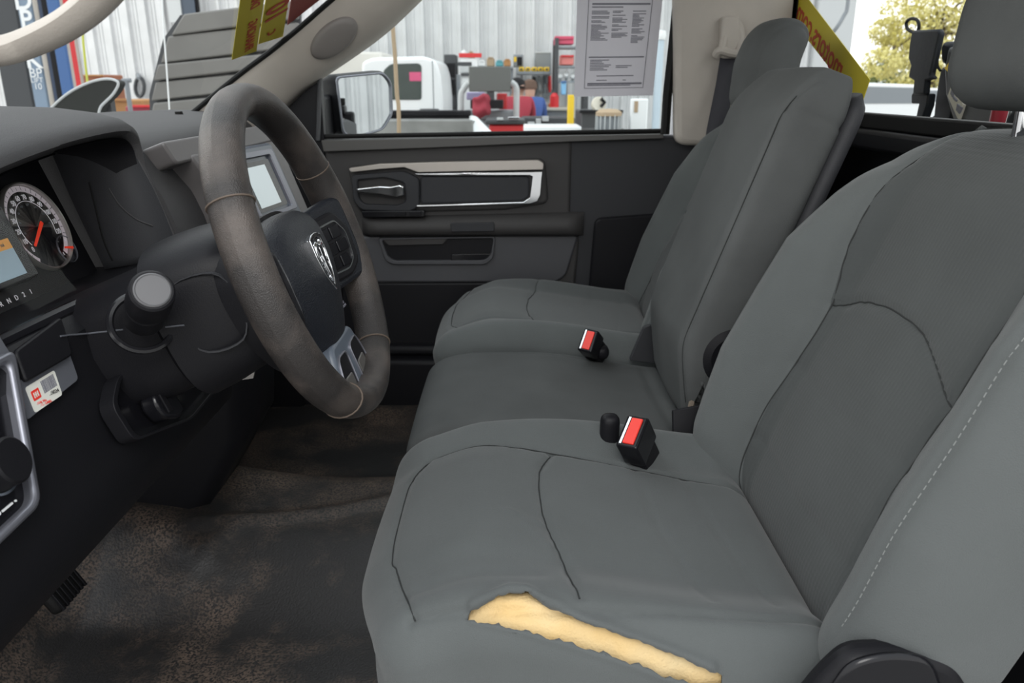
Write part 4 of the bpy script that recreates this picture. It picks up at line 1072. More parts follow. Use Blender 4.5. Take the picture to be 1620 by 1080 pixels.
for k in range(2):
    panel('window_switch', [(624 + k * 24, 335), (642 + k * 24, 335), (642 + k * 24, 341), (624 + k * 24, 341)], 2.062, 2.07, M_blk, sp_, r=.002, bevel=.001)
panel('pull_insert', [(712, 353), (782, 352), (782, 366), (714, 367)], 2.062, 2.07, M_chr, dr, r=.004, bevel=.002)
# lower map pocket
panel('lower_panel', [(548, 374), (916, 370), (896, 436), (880, 447), (556, 447)], 2.098, 2.12, M_door2, dr, r=.02, bevel=.006)
po = DP([(598, 376), (784, 374), (780, 408), (768, 418), (622, 418), (610, 412)], 2.09, .01); pi_ = DP([(604, 379), (781, 376), (776, 404), (766, 411), (624, 412), (614, 406)], 2.09, .01)
MB().ringprism(po, pi_, (0, 0, 0), (1, 0, 0), (0, 0, 1), (0, 1, 0), 2.086, 2.10).build('pocket_rim', M_door2, dr, bevel=.004)
MB().prismy(pi_, 2.0965, 2.0985).build('pocket_back', M_blk, dr)
panel('pocket_lip', [(714, 402), (778, 401), (776, 411), (714, 412)], 2.088, 2.097, M_blkg, dr, r=.003, bevel=.002)
panel('pocket_shelf', [(605, 378), (708, 377), (700, 386), (615, 388)], 2.088, 2.097, M_door, dr, r=.003, bevel=.002)
panel('lower_edge', [(540, 448), (905, 446), (930, 560), (540, 570)], 2.10, 2.14, M_blk, dr, r=.01, bevel=.006)
# side glass
gp = DP([(500, 232), (1052, 222), (1056, 150), (1072, -10), (1080, -120), (820, -120), (640, 0), (545, 84), (500, 120)], 2.13)
MB().prismy(gp, 2.128, 2.132).build('side_glass', M_gl, dr, smooth=None)
MB().tube([AY(508, 216, 2.12), AY(1050, 207, 2.12)], .006, 8).build('glass_seal', M_rub, dr)
# black sail panel in front of the mirror
panel('sail_panel', [(452, 158), (470, 136), (506, 122), (513, 224), (516, 500), (440, 500), (440, 250)], 2.108, 2.14, M_blk, dr, r=.006, bevel=.005)
MB().tube([AY(506, 122, 2.10), AY(503, 222, 2.10)], .006, 8).build('sail_seal', M_dgrey, dr)

# side mirror
sm = thing('side_mirror', 'black side mirror with a bright rim outside the far door', 'mirror', tuple(AY(575, 215, 2.35)))
Y0 = 2.33
mo = rpoly([AY(531, 122, Y0).xz, AY(604, 114, Y0).xz, AY(617, 130, Y0).xz, AY(619, 182, Y0).xz, AY(604, 206, Y0).xz, AY(556, 217, Y0).xz, AY(541, 208, Y0).xz], .014, 6)
mc = Vector((sum(p[0] for p in mo) / len(mo), Y0, sum(p[1] for p in mo) / len(mo)))
mn = Vector((.735, -.678, 0.0)).normalized(); me1 = Vector((.678, .735, 0)).normalized(); me2 = Vector((0, 0, 1))
loc = [((p[0] - mc.x) * 1.26, p[1] - mc.z) for p in mo]
def sc2(k, kk=None): return [(p[0] * k, p[1] * (kk or k)) for p in loc]
P = []
for k, n in ((1.0, 0.008), (1.06, -.004), (1.07, -.03), (1.02, -.07), (.85, -.11), (.5, -.13), (.01, -.135)):
    P.append([mc + me1 * p[0] + me2 * p[1] + mn * n for p in sc2(k)]); P[-1].append(P[-1][0])
MB().grid(P).build('mirror_housing', M_blk, sm, smooth=50)
MB().ringprism(sc2(1.01), sc2(.94, .95), mc, me1, me2, mn, -.005, .010).build('mirror_rim', M_satin, sm, bevel=.003)
MB().prism(sc2(.945), mc, me1, me2, mn, -.002, .004).build('mirror_glass', M_mirror, sm, smooth=None)
arm_ = [AY(536, 205, 2.33), AY(520, 212, 2.25), AY(500, 212, 2.16)]
b = MB().box2(AY(498, 150, 2.16) , AY(534, 214, 2.30)); b.build('mirror_arm', M_blk, sm, bevel=.02, seg=3)

# paper notice on the side glass
pn = thing('paper_notice', 'white printed notice sheet taped to the inside of the far side glass', 'paper', tuple(AY(975, 150, 2.12)))
Yp = 2.124
cn = [AY(915, -6, Yp), AY(1049, -6, Yp), AY(1033, 151, Yp), AY(908, 153, Yp)]
MB().prismy(DP([(915, -60), (1054, -60), (1033, 151), (908, 153)], Yp), Yp, Yp + .0012).build('sheet', M_paper, pn, smooth=None)
def pp2(a, c_):
    top = cn[0].lerp(cn[1], a); bot = cn[3].lerp(cn[2], a); return top.lerp(bot, c_)
b = MB()
def pline(a0, a1, c_, th):
    p, q = pp2(a0, c_), pp2(a1, c_); d = Vector((0, 0, th / 2))
    b.prism([(0, -th / 2), ((q - p).length, -th / 2), ((q - p).length, th / 2), (0, th / 2)], p, (q - p).normalized(), (0, 0, 1), (0, 1, 0), -.0008, 0)
rr = random.Random(5)
pline(.17, .86, .075, .004); pline(.17, .54, .105, .0025)
for col, (x0, x1, n) in enumerate(((.17, .39, 22), (.42, .62, 20), (.66, .84, 24))):
    for k in range(n):
        if rr.random() > .12: pline(x0, x0 + (x1 - x0) * rr.uniform(.4, 1), .145 + k * .0135, .0018)
pline(.16, .84, .60, .003)
for k in range(7):
    pline(.18, .18 + rr.uniform(.1, .26), .63 + k * .0165, .002)
    if k in (4, 5): pline(.5, .5 + rr.uniform(.1, .2), .62 + k * .017, .002)
for c_, x0, x1 in ((.79, .27, .73), (.835, .27, .40), (.835, .60, .64), (.865, .16, .84), (.875, .16, .84), (.888, .16, .70)): pline(x0, x1, c_, .002)
o = b.build('print', M_ink, pn, label='rows of small grey print'); o['kind'] = 'stuff'
b = MB()
for (a0, c0_, a1, c1_) in ((.125, .03, .88, .03), (.125, .915, .86, .915), (.125, .03, .125, .915), (.88, .03, .86, .915)):
    b.tube([pp2(a0, c0_) - Vector((0, .0006, 0)), pp2(a1, c1_) - Vector((0, .0006, 0))], .0008, 4)
b.build('print_border', M_ink, pn)

# yellow stickers on the windshield and the rear glass
def wsp(px, py, off=.006):      # point on the windshield surface
    r = _ray(px, py); lo_, hi_2 = .8, 3.0
    for _ in range(50):
        t = (lo_ + hi_2) / 2; p = CP + r * t
        if p.x - wshield(min(1.985, p.y), p.z) > 0: lo_ = t
        else: hi_2 = t
    return p + Vector((off, -off * .2, 0))
def glass_strip(name, quadpx, label, m, body=None, sz=.02, tm=None, flip=True):
    q = [wsp(*p) for p in quadpx]; r = thing(name, label, 'sticker', tuple(q[2]))
    n = (q[1] - q[0]).cross(q[3] - q[0]).normalized()
    b = MB().add(q + [p + n * .0012 for p in q], [(0, 1, 2, 3), (7, 6, 5, 4), (0, 4, 5, 1), (1, 5, 6, 2), (2, 6, 7, 3), (3, 7, 4, 0)]); b.build('film', m, r, smooth=None)
    return r, q, n
r1, q1, n1 = glass_strip('windshield_sticker', [(384, -60), (422, -60), (402, 81), (363, 95)], 'left yellow sticker strip on the windshield with small red lettering', M_sign)
r2, q2, n2 = glass_strip('windshield_sticker', [(426, -60), (461, -60), (444, 58), (405, 70)], 'middle yellow sticker strip on the windshield with a large red figure', M_sign)
r3, q3, n3 = glass_strip('windshield_sticker', [(465, -60), (560, -60), (502, 0), (451, 40)], 'dark red sticker near the far windshield pillar', M_signd)
def strip_text(body, q, n, r, size, at, m, across=.5, sxx=1.0, bold=0.0):
    # runs up the strip, mirrored because it is read from outside
    bot = q[3].lerp(q[2], across); top = q[0].lerp(q[1], across); up = (top - bot).normalized()
    side = (q[1] - q[0]); side = (side - up * side.dot(up)).normalized()
    nn = up.cross(side)
    view = (CP - bot).normalized(); off = n * .0016 * (1 if n.dot(view) > 0 else -1)
    o = text(body, size, bot.lerp(top, at) + off, up, side, m, r, align='LEFT', sxx=sxx, bold=bold)
    return o
strip_text('FINANCING', q1, n1, r1, .034, .06, M_signr, .62, .72, .0008)
strip_text('DRIVE', q1, n1, r1, .034, .56, M_signr, .62, .72, .0008)
strip_text('c', q2, n2, r2, .05, .10, M_signr, .5, 1.0)
strip_text('10', q2, n2, r2, .085, .30, M_signr, .5, .8, .002)
# rear glass sign
XR = .690
qr = [AX(1250, -38, XR), AX(1258, -30, XR), AX(1378, 128, XR), AX(1346, 152, XR), AX(1253, 32, XR)]
rs = thing('rear_glass_sign', 'slanted yellow web address sign on the rear glass read from behind', 'sign', tuple(AX(1350, 130, XR)))
qq = [AX(1254, -35, XR), AX(1377, 126, XR), AX(1362, 170, XR), AX(1253, 30, XR)]
MB().add([p for p in qq] + [p + Vector((-.0015, 0, 0)) for p in qq], [(0, 1, 2, 3), (7, 6, 5, 4), (0, 4, 5, 1), (1, 5, 6, 2), (2, 6, 7, 3), (3, 7, 4, 0)]).build('film', M_sign, rs, smooth=None)
d_ = (qq[1] - qq[0]).normalized(); nrm = Vector((-1, 0, 0)); up_ = (qq[0] - qq[3]); up_ = (up_ - d_ * up_.dot(d_)).normalized()
text('motors.com', .070, AX(1262, 20, XR) + Vector((-.0022, 0, 0)) + up_ * .006, -d_, up_, M_signr, rs, align='RIGHT', sxx=1.0, bold=.001)

# ------------------------------------------------------------------ the workshop outside
GZ = -0.75
struct(MB().add([(-60, -40, GZ), (90, -40, GZ), (90, 120, GZ), (-60, 120, GZ)], [(0, 1, 2, 3)]).build('ground', M_concrete))
WY = 14.0
pr = [(0, 0), (.055, 0), (.080, -.055), (.120, -.055), (.145, 0), (.185, 0), (.194, -.014), (.205, -.014), (.214, 0), (.240, 0), (.249, -.014), (.260, -.014), (.269, 0), (.305, 0)]
line = [(-15 + k * .305 + p[0], WY + p[1]) for k in range(66) for p in pr[:-1]] + [(-15 + 66 * .305, WY)]
struct(MB().grid([[(x, y, GZ) for x, y in line], [(x, y, 7.5) for x, y in line]]).build('wall_far', M_metalwall, smooth=15))
line2 = [(x + 12, y) for x, y in line[:28 * 13]]
struct(MB().grid([[(9.0 + (WY - y), x - .5, GZ) for x, y in line2], [(9.0 + (WY - y), x - .5, 5.5) for x, y in line2]]).build('wall_bay', M_metalwall, smooth=15))
struct(MB().box2((5.0, 13.85, GZ), (5.62, 14.2, 7.5)).build('trim_12', M_lgrey, bevel=.02))
struct(MB().box2((0.82, 0.40, 0.02), (3.2, 2.15, 0.06)).build('floor_bed', M_dgrey))
def BX(b, px0, py0, px1, py1, Y, dep, mi=0):     # a box whose front face spans these bounds at distance Y
    a = AY(px0, py1, Y); c = AY(px1, py0, Y); return b.box2((a.x, Y, a.z), (c.x, Y + dep, c.z), mi)
def zc_(o): return o

# white cab truck in the shop
wt = thing('white_truck', 'white truck cab with dark side window parked by the ribbed wall', 'truck', (AY(640, 170, 10.5).x, 10.5, GZ))
Yt = 10.5
cabp = DP([(572, 245), (572, 98), (590, 91), (672, 89), (690, 96), (697, 118), (701, 160), (702, 245)], Yt, .06)
MB().prismy(cabp, Yt, Yt + 1.7).build('cab_body', M_white, wt, bevel=.08, seg=3)
wq = DP([(606, 158), (606, 112), (618, 101), (662, 100), (667, 104), (667, 158)], Yt, .04)
MB().prismy(wq, Yt - .012, Yt + .01).build('side_window', mat('dark_window', (.02, .035, .03), .08), wt, bevel=.01)
BX(MB(), 648, 114, 666, 128, Yt - .016, .004).build('window_sticker', mat('pink_paper', (.65, .10, .22), .6), wt)
BX(MB(), 664, 172, 694, 178, Yt - .02, .03).build('door_handle', M_dgrey, wt, bevel=.01)
MB().tube([AY(684, 96, Yt - .003), AY(686, 160, Yt - .003), AY(686, 200, Yt - .003)], .006, 5).build('door_gap', M_grey, wt)
BX(MB(), 480, 82, 604, 240, Yt + .5, 1.6).build('cargo_box', mat('offwhite_box', (.62, .60, .56), .5), wt, bevel=.03)
for xx in (590, 690):
    c_ = AY(xx, 200, Yt); MB().lathe([(.0, 0), (.38, 0), (.40, .05), (.40, .22), (0, .22)], (c_.x, Yt - .05, GZ + .40), (0, 1, 0), 28).build('wheel', M_rub, wt)
# nearer pickup with an open black-lined bed
pk_ = thing('pickup_bed', 'white pickup with an open black lined bed just beyond the far door', 'truck', (AY(680, 200, 6).x, 6.0, GZ))
b = MB(); BX(b, 560, 190, 748, 330, 6.0, .06); b.build('bed_side', mat('weathered_grey', (.13, .13, .125), .7, col2=(.30, .30, .29), vscale=2.5), pk_, bevel=.01)
b = MB(); a = AY(560, 178, 7.5); c_ = AY(745, 178, 7.5)
b.box2((a.x, 7.45, a.z - .5), (c_.x, 7.55, a.z)); b.box2((a.x, 7.43, a.z - .03), (c_.x, 7.58, a.z + .02)); b.build('bed_far_side', M_blk, pk_, bevel=.01)
b = MB(); b.box2((AY(560, 200, 6).x, 6.05, AY(700, 200, 6).z - .05), (AY(742, 200, 6).x, 7.45, AY(700, 200, 6).z)); b.build('bed_floor', mat('bed_liner', (.17, .17, .165), .7, var=.3, vscale=6), pk_)
tg = [AY(742, 181, 7.5), AY(756, 184, 7.4), AY(786, 214, 6.0), AY(748, 214, 6.0)]
tz = [Vector((p.x, p.y, GZ + .35)) for p in tg]
b = MB().add(tg + tz, [(0, 1, 2, 3), (7, 6, 5, 4), (0, 4, 5, 1), (1, 5, 6, 2), (2, 6, 7, 3), (3, 7, 4, 0)]); b.build('tailgate', M_white, pk_, bevel=.02)
b = MB(); BX(b, 480, 195, 562, 330, 6.0, 1.6); b.build('cab_rear', M_white, pk_, bevel=.05)
for xx in (600, 720):
    c_ = AY(xx, 200, 6.0); MB().lathe([(.0, 0), (.36, 0), (.38, .05), (.38, .2), (0, .2)], (c_.x, 5.97, GZ + .38), (0, 1, 0), 28).build('wheel', M_rub, pk_)

def stand(b, px, Y, z, r=.03, mi=0):      # a leg from height z down to the shop floor
    p = AY(px, 180, Y); b.tube([(p.x, Y, GZ), (p.x, Y, z)], r, 8, mi)
def simple_box(name, label, cat, rect_, Y, dep, m, parts=(), group=None, bev=.015, floor=False):
    x0, y0, x1, y1 = rect_
    a = AY(x0, y1, Y); c = AY(x1, y0, Y)
    r = thing(name, label, cat, ((a.x + c.x) / 2, Y, GZ if floor else a.z), group)
    z0 = GZ if floor else a.z
    MB().box2((a.x, Y, z0), (c.x, Y + dep, c.z)).build('body', m, r, bevel=bev)
    for nm, (q0, q1, q2, q3), d, mm in parts:
        BX(MB(), q0, q1, q2, q3, Y - d, d).build(nm, mm, r, bevel=.004)
    return r
M_screen = mat('monitor_back', (.11, .115, .11), .4)
# black tool tower and alignment console
simple_box('tool_tower', 'tall black equipment tower right of the white cab', 'equipment', (704, 86, 721, 172), 12.4, .5, M_dgrey, (('drawer_front', (706, 100, 720, 122), .02, M_blk), ('drawer_front', (706, 126, 720, 150), .02, M_blk), ('indicator', (704, 122, 708, 128), .03, M_red), ('side_rail', (723, 118, 728, 176), .02, M_grey)), floor=True)
simple_box('tester_console', 'white workshop console with red stripe and dark slot', 'equipment', (729, 92, 755, 116), 12.4, .5, M_white, (('red_stripe', (726, 84, 762, 91), .02, M_red), ('dark_slot', (724, 98, 746, 104), .02, M_dgrey), ('drawer_front', (729, 105, 744, 115), .03, M_lgrey), ('shelf_edge', (729, 116, 746, 120), .04, M_dgrey)), floor=True)
r = thing('monitor_cart', 'grey workshop cart with a wide dark monitor between curved arms', 'cart', (AY(775, 200, 9.5).x, 9.5, GZ))
BX(MB(), 742, 105, 808, 145, 9.4, .06).build('monitor', M_screen, r, bevel=.01)
BX(MB(), 770, 145, 782, 158, 9.42, .05).build('monitor_stem', M_dgrey, r)
for xs_ in ([(741, 132), (733, 142), (729, 160), (730, 260)], [(808, 130), (816, 138), (817, 160), (815, 260)]):
    MB().tube(spline([AY(p[0], p[1], 9.6) for p in xs_], 4), .036, 10).build('arm', M_lgrey, r)
BX(MB(), 744, 158, 796, 172, 9.3, .3).build('keyboard_shelf', M_blk, r, bevel=.01)
BX(MB(), 738, 146, 766, 158, 9.7, .2).build('lilac_box', mat('lilac', (.42, .38, .60), .6), r, bevel=.01)
BX(MB(), 786, 148, 802, 172, 9.6, .25).build('red_panel', M_red, r, bevel=.01)
b = MB(); BX(b, 733, 175, 818, 190, 9.6, .5); a = AY(733, 190, 9.6); c_ = AY(818, 190, 9.6)
b.box2((a.x, 9.6, GZ), (c_.x, 10.1, a.z)); b.build('cabinet', M_grey, r, bevel=.02)
P, Fs, fl = rbox((.18, .16, .24), .06, .03); Pn = P + .02 * np.sin(P[:, [1, 2, 0]] * 40)
c_ = AY(762, 168, 9.28); rg = thing('shop_rag', 'crumpled dark red rag hanging by the cart keyboard', 'rag', tuple(c_)); mesh_np('rag_cloth', Pn + np.array(c_), Fs, mat('maroon', (.30, .03, .05), .8), None, rg)
simple_box('tool_chest', 'low red tool chest with a black top seen past the pickup', 'tool chest', (774, 197, 830, 230), 8.2, .6, M_red, (('drawer_front', (777, 199, 827, 212), .012, M_red),), floor=True)
simple_box('chest_top', 'black tray of tools lying on the red tool chest', 'tray', (768, 189, 831, 197), 8.15, .6, M_dgrey, (('tool', (786, 186, 796, 190), .05, M_lgrey), ('tool', (804, 185, 822, 189), .05, M_chrome)))
# workbench along the wall
wb = thing('workbench', 'long grey workbench below the wall shelves', 'workbench', (AY(865, 178, 12.5).x, 12.5, GZ))
BX(MB(), 824, 170, 908, 175, 12.6, .9).build('bench_top', mat('worn_top', (.45, .43, .38), .6), wb, bevel=.01)
BX(MB(), 824, 175, 908, 186, 12.7, .7).build('bench_front', M_grey, wb, bevel=.01)
b = MB(); [stand(b, px, 12.7, AY(px, 186, 12.7).z, .05) for px in (828, 866, 904)]; b.build('bench_legs', M_grey, wb)
simple_box('engine_parts', 'dark machine parts heaped in front of the workbench', 'machine parts', (826, 186, 910, 215), 10.5, .6, M_dgrey, (('pulley', (848, 188, 856, 196), .1, M_lgrey), ('pulley', (858, 184, 868, 192), .1, M_lgrey), ('pipe', (835, 193, 846, 197), .08, M_lgrey)), floor=True)
simple_box('car_bonnet', 'white sloping bonnet edge right of the red tool chest', 'car', (829, 200, 920, 240), 7.0, .5, M_white, (), bev=.01)
rr = random.Random(11)
for k, (x0, x1, mm, lab) in enumerate(((838, 846, M_red, 'red box lying on the workbench'), (848, 856, M_yel, 'yellow box lying on the workbench'), (858, 866, M_lgrey, 'pale can lying on the workbench'), (868, 878, mat('orange_paint', (.75, .22, .03), .5), 'orange box lying on the workbench'))):
    simple_box('bench_item', lab, 'box', (x0, 162 + (k % 2) * 2, x1, 170), 12.75, .2, mm, (('lid', (x0, 162 + (k % 2) * 2, x1, 164 + (k % 2) * 2), .02, mm),))
# wall shelf with a row of yellow bins
ws_ = thing('wall_shelf', 'grey shelf on the ribbed wall holding a row of yellow bins', 'shelf', (AY(845, 118, 13.4).x, 13.4, AY(845, 118, 13.4).z))
BX(MB(), 818, 113, 872, 118, 13.2, .7).build('shelf_board', M_grey, ws_, bevel=.01)
for px in (824, 864):
    BX(MB(), px, 118, px + 3, 132, 13.5, .4).build('bracket', M_grey, ws_)
for k in range(5):
    simple_box('yellow_bin', ('leftmost yellow bin in the row on the wall shelf', 'second yellow bin from the left on the wall shelf', 'middle yellow bin in the row on the wall shelf', 'fourth yellow bin from the left on the wall shelf', 'rightmost yellow bin in the row on the wall shelf')[k], 'bin', (821 + k * 10, 106, 829.5 + k * 10, 113), 13.25, .4, M_yel, (('bin_label', (823 + k * 10, 108, 827 + k * 10, 111), .01, M_dgrey),), group='yellow parts bins')
simple_box('leaning_sheet', 'grey sheet leaning at an angle above the yellow bins', 'sheet', (846, 82, 872, 113), 13.75, .04, M_grey, (('edge_strip', (846, 82, 872, 84), .01, M_lgrey),))
simple_box('charger', 'black and yellow charger standing above the wall shelf', 'charger', (812, 86, 828, 106), 13.4, .3, M_grey, (('stripe', (813, 90, 817, 98), .01, M_yel), ('grille', (818, 90, 826, 104), .01, M_blk)))
for k, (x0, y0, x1, y1, mm, lab) in enumerate(((756, 97, 768, 105, M_white, 'white carton on top of the monitor'), (770, 92, 782, 105, M_tan, 'tan bundle on top of the monitor'), (784, 97, 796, 105, mat('teal', (.1, .35, .40), .5), 'teal box on top of the monitor'), (797, 95, 808, 105, M_card, 'brown carton on top of the monitor'), (730, 80, 737, 92, M_white, 'white bottle above the red stripe'), (740, 83, 750, 92, M_tan, 'tan cloth above the red stripe'))):
    simple_box('shelf_clutter', lab, 'clutter', (x0, y0, x1, y1), 12.5 if k > 3 else 13.0, .3, mm, (('cap', (x0 + 2, y0 - 2, x1 - 2, y0), .0 + .02, mm),))
pr_ = thing('parts_rack', 'grey rack behind the monitor carrying a row of cartons', 'rack', (AY(782, 107, 13).x, 13.0, GZ))
BX(MB(), 752, 105, 812, 109, 12.95, .5).build('rack_board', M_grey, pr_, bevel=.01)
for px in (754, 809):
    p = AY(px, 109, 13.0); MB().box2((p.x - .03, 13.1, GZ), (p.x + .03, 13.16, p.z)).build('rack_leg', M_grey, pr_)
# shelf rack with red boxes
rk = thing('shelf_rack', 'dark metal rack with pink and red boxes left of the paper notice', 'rack', (AY(895, 100, 12.8).x, 12.8, GZ))
for (py) in (73, 104, 128):
    BX(MB(), 882, py, 930, py + 3, 12.8, .6).build('shelf', M_grey, rk)
for px in (881, 930):
    for dy in (0, .6):
        p = AY(px, 60, 12.8); MB().box2((p.x - .03, 12.78 + dy, GZ), (p.x + .03, 12.84 + dy, p.z)).build('post', M_dgrey, rk)
simple_box('red_crate', 'pink red case topmost on the dark rack', 'case', (878, 57, 908, 70), 12.85, .4, mat('pink_red', (.70, .10, .18), .5), (('case_lid', (878, 57, 908, 62), .03, mat('pink_red2', (.60, .07, .14), .5)),))
simple_box('red_crate', 'salmon box on the middle shelf of the dark rack', 'case', (887, 87, 908, 103), 12.85, .4, mat('salmon', (.72, .22, .20), .5), (('case_lid', (887, 87, 908, 90), .03, M_red),))
for k in range(3):
    c_ = AY(886 + k * 10, 121 - (k % 2) * 2, 12.95)
    r = thing('lamp_globe', ('round white work light at the left on the rack', 'round white work light between two others on the rack', 'round white work light beside the paper edge on the rack')[k], 'work light', tuple(c_))
    MB().lathe([(.0, -.045), (.03, -.038), (.045, -.01), (.045, .01), (.03, .038), (0, .045)], c_, (0, -1, .3), 18).build('globe', M_white, r); MB().box(c_ + Vector((0, .03, -.05)), (.04, .04, .06)).build('base', M_grey, r)
simple_box('blue_panel', 'light blue container hanging below the work lights', 'container', (888, 128, 896, 150), 12.6, .2, mat('light_blue', (.22, .48, .75), .5), (('lid', (888, 128, 896, 131), .02, M_blue),))
c_ = AY(877, 164, 12.7); r = thing('extinguisher', 'red extinguisher standing on the workbench end', 'extinguisher', tuple(c_))
MB().lathe([(.0, -.12), (.065, -.12), (.07, -.09), (.07, .05), (.03, .10), (0, .10)], c_ + Vector((0, 0, .06)), (0, 0, 1), 16).build('cylinder', M_red, r); MB().box(c_ + Vector((0, 0, .19)), (.05, .04, .06)).build('valve', M_dgrey, r)
c0, c1 = AY(908, 150, 7.7), AY(902, 215, 7.7)
r = thing('yellow_post', 'slim yellow post behind the left edge of the paper notice', 'post', (c1.x, 7.7, GZ)); MB().box2((c1.x - .03, 7.68, GZ), (c1.x + .03, 7.74, c0.z)).build('shaft', M_yel, r, bevel=.005); MB().box2((c1.x - .12, 7.6, GZ), (c1.x + .12, 7.82, GZ + .02)).build('foot', M_yel, r)
simple_box('black_bin', 'dark grey bin below the paper notice', 'bin', (918, 176, 985, 240), 8.5, .8, M_dgrey, (('rim', (917, 174, 986, 179), .04, M_blk),), floor=True)
c_ = AY(962, 208, 7.0); r = thing('wire_drum', 'pale wire spool drum standing below the paper notice', 'spool', tuple(c_))
b = MB(); RR = .107
for k in range(16):
    a = 2 * math.pi * k / 16; b.tube([c_ + Vector((RR * math.cos(a), RR * math.sin(a), -.03)), c_ + Vector((RR * math.cos(a), RR * math.sin(a), .14))], .006, 5)
b.build('wire_cage', M_lgrey, r)
MB().lathe([(0, -.04), (RR * .85, -.04), (RR * .85, .13), (0, .13)], c_, (0, 0, 1), 24).build('core', M_grey, r); MB().lathe([(RR * .9, .13), (RR * 1.05, .13), (RR * 1.05, .16), (RR * .7, .185), (0, .19)], c_, (0, 0, 1), 24).build('lid', M_tan, r)
simple_box('spool_stand', 'dark cart carrying the wire spool', 'cart', (925, 208, 1000, 240), 6.8, .6, M_blk, (('edge', (925, 206, 1000, 209), .02, M_dgrey),), floor=True)
c_ = AY(947, 165, 8.75); r = thing('white_reel', 'round cream reel lying on the dark bin', 'reel', tuple(c_)); MB().lathe([(.03, -.03), (.075, -.03), (.08, 0), (.075, .03), (.03, .03)], c_, (0.2, -1, .2), 20).build('reel_disc', mat('cream', (.72, .68, .58), .6), r); MB().tube([c_ + Vector((.02, -.05, -.02)), c_ + Vector((.06, -.04, .02)), c_ + Vector((.02, -.05, .06))], .02, 6).build('clip', M_blk, r)
simple_box('white_board', 'bright white board right of the spool below the notice', 'board', (996, 156, 1026, 200), 9.0, .05, M_white, (('tan_tag', (1003, 160, 1010, 178), .01, M_tan),), floor=True)
r = thing('wall_pipe', 'pale vertical pipe with a white fitting beside the pillar', 'pipe', (AY(1046, 200, 12.5).x, 12.5, GZ))
p = AY(1045, 56, 12.5); MB().tube([(p.x, 12.5, GZ), (p.x, 12.5, p.z)], .06, 12).build('shaft', mat('pale_blue_pipe', (.50, .60, .68), .4), r); MB().lathe([(0, -.08), (.08, -.06), (.09, 0), (.08, .06), (0, .08)], p, (0, 0, 1), 14).build('fitting', M_white, r)
# tan rope hanging outside the door
r = thing('hanging_rope', 'tan rope hanging in front of the white truck', 'rope', tuple(AY(630, 215, 4.0)))
MB().tube(spline([AY(618, -120, 4), AY(621, 30, 4), AY(625, 90, 4), AY(628, 150, 4), AY(631, 190, 4), AY(631, 400, 4)], 4), .010, 8).build('rope_strand', M_tan, r)

# tools hanging on the wall behind the workers
for k, (px, y0, y1, mm, lab) in enumerate(((845, 122, 150, M_dgrey, 'long dark tool hanging on the wall right of the workers'), (853, 122, 142, M_lgrey, 'pale tool hanging on the wall above the bench'), (861, 121, 152, M_grey, 'grey bar hanging on the wall above the bench'), (869, 120, 146, M_red, 'red handled tool hanging on the wall by the rack'))):
    t0, t1 = AY(px, y0, 13.9), AY(px + 1, y1, 13.9); r = thing('hanging_tool', lab, 'tool', tuple(t0), 'tools hanging above the workbench')
    MB().tube([t0, t1], .03, 8).build('handle', mm, r); MB().box(t1, (.10, .04, .08)).build('head', M_grey, r, bevel=.01); MB().tube([t0, t0 + Vector((0, .12, .02))], .012, 6).build('peg', M_dgrey, r)
